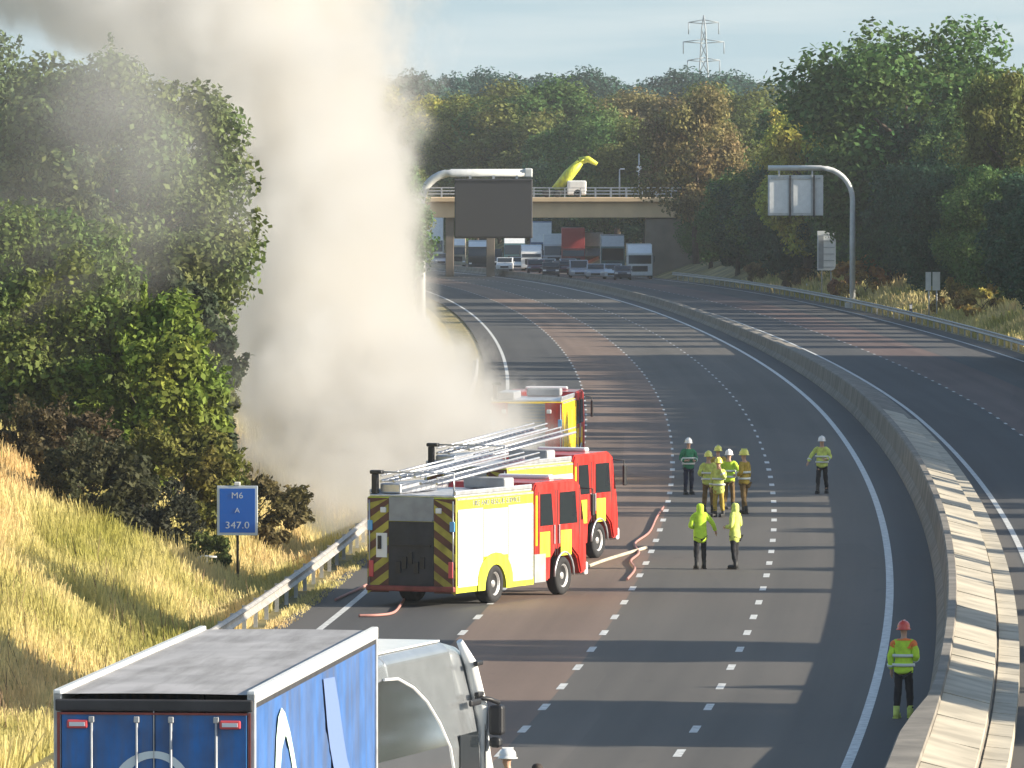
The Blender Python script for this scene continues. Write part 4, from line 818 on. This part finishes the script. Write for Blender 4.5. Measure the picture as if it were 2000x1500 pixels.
# ------------------------------------------------------------------ queue of vehicles held under the bridge
def lorry(label, x, y, htop, cabm, boxm, w=2.45, cabh=2.9, defl='white_paint', depth=8.0, grille='chassis_dark', yaw=0.0):
    p = P(x, y); h = HC - (htop - YH) * p.y / F - p.z; t = thing('lorry', label, 'lorry', p, yaw)   # front faces the camera (-y)
    MB().box((0, depth / 2 + 2.3, (1.0 + h) / 2), (w, depth, h - 1.0), 0, .03).box((0, depth / 2 + 1, .8), (1.0, depth + 1.5, .4), 0).build('cargo_box', M_[boxm], t)
    cb = MB(); cb.prism([(0, .45), (-.02, 1.4), (.22, cabh), (2.1, cabh), (2.1, .45)], -w / 2, w / 2, 'x'); c = cb.build('cab', M_[cabm], t)
    MB().prism([(-.03, 1.55), (.165, cabh - .2), (.15, cabh - .2), (-.045, 1.55)], -w / 2 + .1, w / 2 - .1, 'x').build('windscreen', M_['dark_glass'], c)
    if defl and h > cabh + .2: MB().prism([(.4, cabh), (1.9, h - .05), (2.1, h - .05), (2.1, cabh)], -w / 2 + .06, w / 2 - .06, 'x').build('wind_deflector', M_[defl], c)
    MB().box((0, -.05, 1.05), (w * .62, .06, .55), 0, .01).build('grille', M_[grille], c)
    MB().box((0, -.06, .5), (w, .2, .3), 0, .04).build('bumper', M_[cabm], c)
    for sx in (-1, 1):
        MB().box((sx * w * .40, -.08, .72), (.32, .08, .18), 0, .03).build('headlight', M_['lamp_white'], c)
        MB().box((sx * (w / 2 + .18), .15, 2.0), (.1, .2, .6), 0, .03).tube([(sx * (w / 2 - .1), .2, 2.35), (sx * (w / 2 + .18), .15, 2.3)], .03, 5).build('mirror', M_['black_plastic'], c)
        for yy in (1.1, depth + .4): wheel(t, sx * (w / 2 - .2), yy, .48, .34, side=sx)
    return t
def car(label, x, y, m, h=1.5, w=1.8, cat='car', name='car', L=4.3, van=False):
    p = P(x, y); t = thing(name, label, cat, p, random.uniform(-.06, .06))
    if van: pr = [(0, .25), (-.0, .85), (.25, 1.1), (.9, 1.25), (1.55, h), (L, h), (L, .3)]
    else: pr = [(0, .25), (-.02, .6), (.2, .82), (1.2, .95), (1.9, h), (3.2, h), (4.0, 1.0), (L, .9), (L, .25)]
    b = MB().prism(pr, -w / 2, w / 2, 'x'); o = b.build('body', M_[m], t); bv = o.modifiers.new('bevel', 'BEVEL'); bv.width = .08; bv.segments = 3
    a, c = (pr[3], pr[4]); dy, dz = c[0] - a[0], c[1] - a[1]
    q = lambda f_, off: (a[0] + dy * f_ - off * .8, a[1] + dz * f_ + off * .6)
    MB().prism([q(.1, .015), q(.9, .015), q(.9, .03), q(.1, .03)], -w / 2 + .12, w / 2 - .12, 'x').build('windscreen', M_['dark_glass'], t)
    MB().box((0, -.03, .5), (w * .5, .05, .2), 0, .01).build('grille', M_['black_plastic'], t)
    for sx in (-1, 1):
        MB().box((sx * w * .36, .0, .68), (.34, .12, .16), 0, .04).build('headlight', M_['lamp_white'], t)
        pw = [(a[0] + .25, a[1] + .02), (c[0] + .1, h - .1), (pr[5][0] - .1, h - .1), (pr[5][0] + (.4 if not van else -.2), 1.02)]
        if van: pw = [(1.1, 1.25), (1.6, h - .3), (2.4, h - .3), (2.4, 1.25)]
        MB().prism(pw, sx * (w / 2 + .004) - .004, sx * (w / 2 + .004) + .004, 'x').build('side_window', M_['dark_glass'], t)
        MB().box((sx * (w / 2 + .1), 1.35, 1.02), (.2, .12, .13), 0, .03).build('mirror', M_[m], t)
        for yy in (.8, L - .85): wheel(t, sx * (w / 2 - .1), yy, .32, .2, side=sx)
    return t
lorry('white box lorry at the right end of the queue, nearest the wood', 1250, 545, 478, 'white_paint', 'white_paint', 2.5, 2.6)
lorry('grey-blue lorry with white roof deflector, second from the right in the queue', 1197, 537, 460, 'lorry_teal', 'roof_grey', 2.5, 3.0)
lorry('red lorry with pale roof edge in the middle of the queue', 1120, 527, 446, 'rust_red', 'lorry_red', 2.6, 2.4, defl=None)
MBt = lorry('dark green lorry just right of the red one', 1160, 526, 453, 'lorry_green', 'lorry_green', 2.3, 2.6)
lorry('tall blue lorry with white roof beside the gantry sign', 1057, 524, 434, 'lorry_blue', 'lorry_blue', 2.5, 3.0)
lorry('pale-fronted small lorry in front of the tall blue lorry', 1038, 529, 480, 'panel_back', 'sign_white', 2.3, 2.1)
lorry('dark lorry with pale cab roof below the gantry sign', 936, 527, 471, 'chassis_dark', 'car_silver', 2.5, 2.6, grille='black_plastic')
lorry('cream lorry left of the dark lorry below the gantry sign', 893, 523, 466, 'concrete_slab', 'concrete_slab', 1.9, 2.6)
lorry('white lorry seen through the smoke left of the bridge pier', 846, 516, 424, 'white_paint', 'panel_back', 2.5, 3.1)
car('white car at the left of the queue of cars', 985, 530, 'white_paint')
car('maroon car with headlights on in front of the pale small lorry', 1046, 535, 'car_maroon')
car('dark red car in the middle of the queue of cars', 1098, 537, 'car_maroon', 1.45)
car('dark car just left of the silver off-roader', 1076, 541, 'car_dark')
car('silver off-road car in the middle of the queue', 1132, 543, 'car_silver', 1.8, 1.9)
car('silver saloon car in front of the grey-blue lorry', 1163, 545, 'car_silver', 1.5, 1.85)
car('white and violet-grey estate car beside the white box lorry', 1196, 545, 'sign_white', 1.5)
car('dark car tucked in front of the grey-blue lorry', 1216, 547, 'car_dark', 1.4, 1.7)
lorry('silver-grey lorry between the pale small lorry and the red lorry', 1082, 525, 458, 'car_silver', 'panel_back', 2.4, 2.8)
car('white car tight behind the maroon car in the queue', 1068, 533, 'white_paint', 1.5)
car('silver hatchback beside the dark red car in the queue', 1112, 533, 'car_silver', 1.5)
car('white saloon car just in front of the dark lorry', 1010, 529, 'panel_back', 1.5)
car('grey car by the bridge pier seen through the smoke', 862, 520, 'car_silver', 1.5)
lorry('green-grey lorry partly behind the gantry sign, left of the pale small lorry', 1005, 522, 462, 'lorry_teal', 'lorry_teal', 2.5, 2.8)
car('dark van far back at the left of the queue', 962, 522, 'car_dark', 2.1, 1.9, 'van', 'van', 5, True)

# ------------------------------------------------------------------ road bridge
ZB = 848.0; pb = ppm(ZB); hz = lambda y: HC - (y - YH) / pb; xz = lambda x: (x - 1000) / pb; gb = g(ZB)
t = thing('road_bridge', 'cream concrete road bridge spanning the motorway behind the queue', 'bridge', (0, ZB, gb)); o_ = lambda y: hz(y) - gb
XL, XR = xz(560), xz(1430); xm = (XL + XR) / 2; wl = XR - XL
MB().box((xm, 4.5, (o_(425) + o_(394)) / 2), (wl, 8.4, o_(394) - o_(425)), 0, .03).build('girder', M_['concrete_bridge'], t)
MB().box((xm, 4.5, (o_(394) + o_(386)) / 2 + .004), (wl, 9.6, o_(386) - o_(394)), 0, .03).build('deck_edge', M_['concrete_bridge'], t)
rl = MB()
for yy in (0, 9.0):
    for q in (1.0, .68, .36): rl.box((xm, yy, o_(386) + q), (wl, .06, .06))
    k = XL
    while k < XR: rl.box((k, yy, o_(386) + .5), (.10, .08, 1.05)); k += 1.6
rl.build('railing', M_['galv'], t)
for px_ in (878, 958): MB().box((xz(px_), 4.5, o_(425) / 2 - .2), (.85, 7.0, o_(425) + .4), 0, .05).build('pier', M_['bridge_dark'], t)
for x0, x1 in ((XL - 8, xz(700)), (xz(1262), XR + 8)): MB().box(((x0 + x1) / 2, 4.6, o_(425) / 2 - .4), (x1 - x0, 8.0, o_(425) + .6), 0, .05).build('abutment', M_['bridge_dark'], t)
# yellow folding boom lorry standing on the deck
t = thing('boom_lorry', 'lorry on the bridge with a bright yellow folded boom arching up', 'boom lorry', (xz(1125), ZB + 4.0, hz(386)))
X0 = xz(1125); q = lambda x, y: (xz(x) - X0, 0, hz(y) - hz(386))
MB().tube([q(1086, 372), q(1112, 341), q(1134, 317)], [.52, .60, .42], 8).build('lower_boom', M_['yellow_hiviz'], t)
MB().tube([q(1132, 315), q(1150, 311), q(1167, 321)], [.40, .34, .20], 8).build('upper_boom', M_['yellow_hiviz'], t)
MB().tube([q(1092, 380), q(1108, 350)], .22, 8).build('boom_ram', M_['yellow_hiviz'], t)
MB().tube([q(1134, 314), q(1135, 316)], .55, 12).build('boom_hinge', M_['yellow_hiviz'], t)
MB().box((.1, 0, 1.0), (2.0, 2.3, 1.5), 0, .15).box((.1, -1.16, 1.35), (1.4, .02, .6)).build('cab', M_['panel_back'], t)
MB().box((-1.2, 0, .55), (4.6, 2.2, .35), 0, .05).build('chassis', M_['chassis_dark'], t)
for xx in (-3, -1.9, .2):
    for yy in (-1.0, 1.0): MB().lathe([(.2, -.15), (.42, -.15), (.42, .15), (.2, .15)], (xx, yy, .42), 'y', 16).build('wheel', M_['rubber'], t)
def lamp_post(label, x, ytop, ybot, z, headdx):
    zt, zb_ = HC - (ytop - YH) * z / F, HC - (ybot - YH) * z / F; t = thing('lamp_post', label, 'lamp post', ((x - 1000) * z / F, z, zb_)); h = zt - zb_
    MB().tube([(0, 0, 0), (0, 0, h * .5), (0, 0, h)], [.10, .085, .06], 8).build('pole', M_['galv'], t)
    MB().box((headdx, 0, h * .66 if headdx == 0 else h), (.5, .3, .6 if headdx == 0 else .14), 0, .05).build('lamp_head', M_['lamp_white'], t)
lamp_post('slim grey lamp post on the bridge right of the yellow boom', 1210, 330, 388, ZB + 9.6, .3)
lamp_post('pale post with a white box on it, beyond the right end of the bridge', 1248, 300, 388, ZB + 12, 0)

# ------------------------------------------------------------------ gantries and signs
def cantilever(name, label, xpole, ytop, xr0, xr1, py0, py1, z, face, back, arm_r=.25, dirn=1, shoulder=60, basey=None):
    s_ = F / z; gx = (xpole - 1000) / s_; gz = g(z) + (terr(gx - C(z), z)); t = thing(name, label, 'gantry sign', (gx, z, gz))
    hh = lambda y: HC - (y - YH) / s_ - gz; xx = lambda x: (x - 1000) / s_ - gx
    top = hh(ytop); r = shoulder / s_; pts = [(0, 0, -.4), (0, 0, top * .5), (0, 0, top - r)]
    for k in range(1, 9): a = PI / 2 * k / 8; pts.append((dirn * (r - r * math.cos(a)), 0, top - r + r * math.sin(a)))
    pts.append((xx(xr1 if dirn > 0 else xr0), 0, top))
    MB().tube(pts, [arm_r * 1.1] * 2 + [arm_r] * (len(pts) - 2), 12).box((0, 0, .1), (1.1, 1.1, .5), 0, .05).build('mast', M_['gantry_paint'], t)
    cx, w = (xx(xr0) + xx(xr1)) / 2, xx(xr1) - xx(xr0); cz, h = (hh(py0) + hh(py1)) / 2, hh(py0) - hh(py1)
    return t, cx, w, cz, h, top
z = 500.0
t, cx, w, cz, h, top = cantilever('gantry_sign', 'dark blank gantry sign on a curved white mast rising out of the smoke', 822, 338, 888, 1040, 349, 465, z, 0, 0)
MB().box((cx, -.35, cz), (w, .45, h), 0, .05).build('display_panel', M_['sign_face'], t)
MB().box((cx, -.59, cz + h / 2 - .12), (w - .1, .03, .12)).box((cx, -.59, cz - h / 2 + .1), (w - .1, .03, .08)).build('panel_trim', M_['chassis_dark'], t)
for dx in (-.3, .0, .3): MB().box((cx + dx * w, -.05, (cz + h / 2 + top) / 2), (.14, .3, top - cz - h / 2 + .2)).build('hanger', M_['galv'], t)
MB().box((cx + w / 2 - .25, 0, top + .02), (.5, .55, .55), 0, .08).build('arm_cap', M_['gantry_paint'], t)
z = ZU(1665, 16.3)
t, cx, w, cz, h, top = cantilever('gantry_sign', 'white-backed gantry sign on a curved mast in front of the right-hand wood', 1665, 328, 1500, 1608, 342, 421, z, 0, 0, .2, -1, 62)
MB().box((cx, .35, cz), (w, .25, h), 0, .04).build('panel_back', M_['gantry_paint'], t)
MB().box((cx - w * .30, .20, cz - .02), (w * .34, .05, h * .86)).build('back_plate', M_['panel_back'], t)
MB().box((cx + w * .12, .20, cz - .02), (w * .32, .05, h * .86)).build('back_plate', M_['panel_back'], t)
for dx in (-.10, .33): MB().box((cx + dx * w, .12, cz - .05), (.13, .18, h * 1.02)).build('strut', M_['chassis_dark'], t)
MB().box((cx, .14, cz + h * .42), (w * .9, .1, .12)).build('cross_rail', M_['galv'], t)
for dx in (-.3, .3): MB().box((cx + dx * w, .1, (cz + h / 2 + top) / 2), (.12, .3, top - cz - h / 2 + .3)).build('hanger', M_['galv'], t)
def small_sign(label, x, y0, y1, xw, u, yb_=None, m='panel_back', ladder=False, two=False):
    z = ZU(x, u); s_ = F / z; gz = g(z) + terr(u, z); t = thing('road_sign', label, 'road sign', (C(z) + u, z, gz)); hh = lambda y: HC - (y - YH) / s_ - gz
    top, bot, w = hh(y0), hh(y1), xw / s_
    for dx in ((-.25, .25) if w > .9 else (0,)): MB().tube([(dx * w, 0, -.3), (dx * w, 0, top - .05)], .05, 8).build('post', M_['galv'], t)
    if two:
        MB().box((-w * .30, -.08, (top + bot) / 2), (w * .36, .04, top - bot), 0, .01).build('panel', M_[m], t); MB().box((w * .22, -.08, (top + bot) / 2), (w * .5, .04, top - bot), 0, .01).build('panel', M_[m], t)
    else: MB().box((0, -.08, (top + bot) / 2), (w, .04, top - bot), 0, .02).build('panel', M_[m], t)
    if ladder:
        for k in range(6): MB().box((w * .14, -.12, bot + (top - bot) * (k + .5) / 6), (w * .6, .03, .06)).build('brace', M_['galv'], t)
        MB().box((-w * .3, -.12, (top + bot) / 2 - .1), (w * .28, .03, (top - bot) * .84)).build('dark_plate', M_['grey_locker'], t)
    return t
small_sign('tall narrow white-backed sign left of the gantry post on the far verge', 1614, 451, 528, 36, 16.5, ladder=True)
small_sign('pair of small white square plates on one post near the right edge', 1822, 531, 567, 30, 17.0, two=True)
def marker(label, x, y, h, m):
    p = P(x, y); t = thing('marker_post', label, 'marker post', p); MB().box((0, 0, h / 2), (.22, .12, h), 0, .04).build('post', M_[m], t); MB().box((0, -.065, h * .82), (.16, .01, h * .22)).build('reflector', M_['lamp_white'], t); return t
marker('dark blue marker post with white head at the far crash barrier', 1779, 628, 1.25, 'navy_cloth')
marker('white marker post at the far crash barrier by the right edge', 1976, 655, 1.0, 'lamp_white')
marker('short white marker post below the tall narrow sign', 1576, 574, .9, 'panel_back')
marker('short white marker post at the foot of the gantry mast', 1662, 588, .9, 'panel_back')
# blue location sign
z = ZU(463, -16.9); s_ = F / z; p = at(-16.9, z); gz = p.z + terr(-16.9, z); t = thing('location_sign', 'small blue location sign with white border and figures above the crash barrier', 'road sign', (p.x, z, gz), R(-4))
hh = lambda y: HC - (y - YH) / s_ - gz; top, bot, w = hh(949), hh(1046), 80 / s_
MB().tube([(0, .05, -.4), (0, .05, top - .03)], .035, 8).build('post', M_['bark'], t)
pn = MB().box((0, 0, (top + bot) / 2), (w, .03, top - bot), 0, .012).build('panel', M_['sign_white'], t)
MB().box((0, -.019, (top + bot) / 2), (w * .87, .006, (top - bot) * .89)).build('blue_face', M_['sign_blue'], t)
MB().box((0, .0, top + .05), (.16, .05, .10), 0, .02).build('post_cap', M_['panel_back'], t)
for body, fz, sz in (('M6', .80, .22), ('A', .50, .18), ('347.0', .20, .25)):
    text_mesh(body, sz, 'lettering', M_['sign_white'], t, (0, -.026, bot + (top - bot) * fz), (R(90), 0, 0), .002, sx=1.1)
# bent pale rail lying in the slope grass
p = P(385, 1090, 1.0); t = thing('handrail', 'small pale bent handrail standing in the dry grass near the bushes', 'handrail', (p.x, p.y, p.z - .9))
MB().tube([(-.55, 0, .70), (-.1, 0, .85), (.15, 0, .95), (.5, 0, .92)], .03, 6).build('rail', M_['panel_back'], t)
for dx in (.05, .25): MB().tube([(dx, 0, -.4), (dx, 0, .9)], .02, 6).build('post', M_['panel_back'], t)

# ------------------------------------------------------------------ hoses on the road
def hose(label, pts, m='hose_red', r=.035):
    ps = [P(x, y, .05) for x, y in pts]; out = []
    for i in range(len(ps) - 1):
        p0, p1, p2, p3 = ps[max(i - 1, 0)], ps[i], ps[i + 1], ps[min(i + 2, len(ps) - 1)]
        for k in range(8):
            s_ = k / 8; out.append(.5 * ((2 * p1) + (p2 - p0) * s_ + (2 * p0 - 5 * p1 + 4 * p2 - p3) * s_ ** 2 + (3 * p1 - p0 - 3 * p2 + p3) * s_ ** 3))
    out.append(ps[-1]); o = MB().tube(out, r, 8).build('fire_hose', M_[m]); tag(o, label, 'fire hose')
hose('red fire hose curling from the nearest engine\'s rear to the verge', [(700, 1203), (740, 1202), (768, 1197), (782, 1182), (792, 1166)])
hose('pale fire hose lying across the road beyond the nearest engine\'s front wheel', [(1118, 1118), (1150, 1106), (1180, 1095), (1215, 1084), (1262, 1070)], 'concrete_slab', .05)
hose('pinkish fire hose snaking right of the engines along the lane line', [(1225, 1132), (1240, 1112), (1232, 1096), (1248, 1080), (1240, 1062), (1268, 1040), (1282, 1012), (1296, 990)])
hose('pale red hose along the road edge left of the nearest engine', [(655, 1172), (680, 1160), (702, 1150), (715, 1143)])

# ------------------------------------------------------------------ pylon
zp = 2500.0; s_ = F / zp; t = thing('electricity_pylon', 'faint grey lattice electricity pylon above the horizon wood', 'pylon', ((1374 - 1000) / s_, zp, -4)); hp = HC + (YH - 30) / s_ + 4
lg = MB(); wd = lambda z: 3.4 * (1 - z / hp) ** 1.3 + .45 if z < hp else .2; n = 12
for sx in (-1, 1):
    for sy in (-1, 1): lg.tube([(sx * wd(hp * k / n), sy * wd(hp * k / n), hp * k / n) for k in range(n)] + [(0, 0, hp)], .20, 4)
for k in range(n - 1):
    a, b_ = hp * k / n, hp * (k + 1) / n
    for s2 in (-1, 1):
        lg.tube([(-wd(a), s2 * wd(a), a), (wd(b_), s2 * wd(b_), b_)], .11, 4); lg.tube([(wd(a), s2 * wd(a), a), (-wd(b_), s2 * wd(b_), b_)], .11, 4)
lg.build('tower', M_['pylon_steel'], t)
for yy, hw in ((44, 4.6), (82, 6.2), (118, 4.9)):
    zz = HC + (YH - yy) / s_ + 4; am = MB()
    for sx in (-1, 1):
        am.tube([(0, 0, zz + .8), (sx * hw, 0, zz)], .14, 4); am.tube([(0, 0, zz - .4), (sx * hw, 0, zz)], .14, 4)
    ao = am.build('cross_arm', M_['pylon_steel'], t)
    for sx in (-1, 1): MB().tube([(sx * hw, 0, zz), (sx * hw, 0, zz - 3.6)], .16, 5).build('insulator', M_['pylon_steel'], ao)

# ------------------------------------------------------------------ smoke
def smoke_material():
    m = bpy.data.materials.new('smoke'); m.use_nodes = True; nt = m.node_tree; nt.nodes.clear(); L = nt.links.new
    out = nt.nodes.new('ShaderNodeOutputMaterial'); pv = nt.nodes.new('ShaderNodeVolumePrincipled'); L(pv.outputs[0], out.inputs['Volume'])
    pv.inputs['Color'].default_value = (.815, .805, .785, 1); pv.inputs['Anisotropy'].default_value = .35
    tc = nt.nodes.new('ShaderNodeTexCoord'); sx = nt.nodes.new('ShaderNodeSeparateXYZ'); L(tc.outputs['Object'], sx.inputs[0])
    def M(op, a, b_=None, c=None, clamp=False):
        n = nt.nodes.new('ShaderNodeMath'); n.operation = op; n.use_clamp = clamp
        for i, w in enumerate((a, b_, c)):
            if w is None: continue
            if isinstance(w, (int, float)): n.inputs[i].default_value = w
            else: L(w, n.inputs[i])
        return n.outputs[0]
    X, Y, Z = sx.outputs
    def curve(pts, lo, hi):                       # piecewise value of height 0..22 m
        t_ = M('DIVIDE', Z, 22.0, clamp=True); fc = nt.nodes.new('ShaderNodeFloatCurve'); cm = fc.mapping; cv = cm.curves[0]
        P_ = [(z / 22.0, (v - lo) / (hi - lo)) for z, v in pts]
        cv.points[0].location = P_[0]; cv.points[1].location = P_[-1]
        for q in P_[1:-1]: cv.points.new(*q)
        cm.update(); L(t_, fc.inputs['Value']); return M('MULTIPLY_ADD', fc.outputs[0], hi - lo, lo)
    xl = curve(SM_L, -40, 10); xr = curve(SM_R, -40, 10); yc = curve(SM_Y, 200, 300); ry = curve(SM_RY, 0, 20)
    def noise(scale, det, off=0.0, rough=.55, sq=1.0):
        mp = nt.nodes.new('ShaderNodeMapping'); mp.inputs['Location'].default_value = (off, off * .7, off * .3); mp.inputs['Scale'].default_value = (1, sq, .75)
        n = nt.nodes.new('ShaderNodeTexNoise'); n.inputs['Scale'].default_value = scale; n.inputs['Detail'].default_value = det; n.inputs['Roughness'].default_value = rough
        L(tc.outputs['Object'], mp.inputs[0]); L(mp.outputs[0], n.inputs['Vector']); return n.outputs['Fac']
    n1 = noise(.55, 6, 3.1, .66, .8); n2 = noise(.16, 1, 9.0)
    half = M('MULTIPLY', M('SUBTRACT', xr, xl), .5); cx = M('MULTIPLY', M('ADD', xr, xl), .5)
    a = M('DIVIDE', M('SUBTRACT', X, cx), half); b_ = M('DIVIDE', M('SUBTRACT', Y, yc), ry)
    d = M('SQRT', M('ADD', M('MULTIPLY', a, a), M('MULTIPLY', b_, b_)))
    d = M('ADD', d, M('ADD', M('MULTIPLY', M('SUBTRACT', n1, .5), 1.45), M('MULTIPLY', M('SUBTRACT', n2, .5), .7)))
    mr = nt.nodes.new('ShaderNodeMapRange'); mr.interpolation_type = 'SMOOTHERSTEP'; mr.inputs[1].default_value = 1.12; mr.inputs[2].default_value = .5; mr.inputs[3].default_value = 0; mr.inputs[4].default_value = 1
    L(d, mr.inputs[0]); core = M('POWER', mr.outputs[0], 1.6)
    bot = M('MULTIPLY', core, M('MULTIPLY_ADD', Z, .5, .1, True))
    L(M('MULTIPLY', bot, SM_D), pv.inputs['Density']); return m
def ring_hull(name, z0, z1, n, mats, label, pad=1.15):
    mb = MB(); K = 20
    for i in range(n + 1):
        z = z0 + (z1 - z0) * i / n; ip = lambda pts: float(np.interp(z, [p[0] for p in pts], [p[1] for p in pts]))
        a, b_, yc, ry = ip(SM_L), ip(SM_R), ip(SM_Y), ip(SM_RY); cx, hw = (a + b_) / 2, (b_ - a) / 2 * pad + .4
        for k in range(K): q = 2 * PI * k / K; mb.v.append((cx + hw * math.cos(q), yc + ry * pad * math.sin(q), z))
    for i in range(n):
        for k in range(K): mb.f.append((i * K + k, i * K + (k + 1) % K, (i + 1) * K + (k + 1) % K, (i + 1) * K + k)); mb.m.append(0); mb.smooth.append(False)
    mb.f += [tuple(range(K))[::-1], tuple(range(n * K, (n + 1) * K))]; mb.m += [0, 0]; mb.smooth += [False, False]
    o = mb.build(name, mats); tag(o, label, 'smoke', kind='stuff'); return o
def edge(pts, col):                               # outline of the plume read off the photograph, at the plume's own distance
    out = []
    for y, xl, xr, z in pts:
        h = HC - (y - YH) * z / F; out.append((max(0, h), ((xl, xr)[col] - 1000) * z / F))
    return out
SM_P = [(1085, 600, 760, 236), (1010, 520, 850, 239), (940, 430, 1000, 243), (860, 375, 1085, 249), (790, 365, 1050, 253), (700, 385, 985, 256), (560, 420, 862, 259), (400, 400, 832, 262), (250, 340, 832, 265), (100, 150, 836, 268), (0, -60, 840, 271), (-120, -260, 850, 274)]
SM_L = edge(SM_P, 0); SM_R = edge(SM_P, 1); SM_Y = [(0, 237), (1.5, 243), (3, 249), (7, 257), (14, 264), (22, 272)]; SM_RY = [(0, 1.6), (2, 4.5), (5, 6.5), (14, 8), (22, 9)]
SM_D = .85
ring_hull('smoke', .03, 19.5, 16, smoke_material(), 'thick cream-white smoke plume billowing up from behind the fire engines')
# thin veil drifting leftwards over the big trees
m = bpy.data.materials.new('smoke_veil'); m.use_nodes = True; nt = m.node_tree; nt.nodes.clear()
out = nt.nodes.new('ShaderNodeOutputMaterial'); pv = nt.nodes.new('ShaderNodeVolumePrincipled'); nt.links.new(pv.outputs[0], out.inputs['Volume']); pv.inputs['Color'].default_value = (.8, .8, .8, 1)
tc = nt.nodes.new('ShaderNodeTexCoord'); n = nt.nodes.new('ShaderNodeTexNoise'); n.inputs['Scale'].default_value = .22; n.inputs['Detail'].default_value = 2; nt.links.new(tc.outputs['Object'], n.inputs['Vector'])
sp = nt.nodes.new('ShaderNodeSeparateXYZ'); nt.links.new(tc.outputs['Object'], sp.inputs[0])
r = nt.nodes.new('ShaderNodeMapRange'); r.inputs[1].default_value = .46; r.inputs[2].default_value = .75; r.inputs[3].default_value = 0; r.inputs[4].default_value = .12; nt.links.new(n.outputs['Fac'], r.inputs[0])
zr2 = nt.nodes.new('ShaderNodeMapRange'); zr2.inputs[1].default_value = 3; zr2.inputs[2].default_value = 15; zr2.inputs[3].default_value = .35; zr2.inputs[4].default_value = 1.0; nt.links.new(sp.outputs[2], zr2.inputs[0])
q = nt.nodes.new('ShaderNodeMath'); q.operation = 'MULTIPLY'; nt.links.new(r.outputs[0], q.inputs[0]); nt.links.new(zr2.outputs[0], q.inputs[1]); nt.links.new(q.outputs[0], pv.inputs['Density'])
o = MB().box((-14.5, 228, 11.5), (14.5, 7, 14)).build('smoke_veil', m); tag(o, 'thin grey smoke drifting over the tops of the left trees', 'smoke', kind='stuff')

# ------------------------------------------------------------------ the air itself
m = bpy.data.materials.new('haze'); m.use_nodes = True; nt = m.node_tree; nt.nodes.clear()
out = nt.nodes.new('ShaderNodeOutputMaterial'); pv = nt.nodes.new('ShaderNodeVolumePrincipled'); nt.links.new(pv.outputs[0], out.inputs['Volume'])
pv.inputs['Color'].default_value = (.88, .94, 1.0, 1); pv.inputs['Density'].default_value = .00007
o = MB().box((0, 1400, 22), (2600, 3000, 64)).build('haze', m); tag(o, kind='stuff')
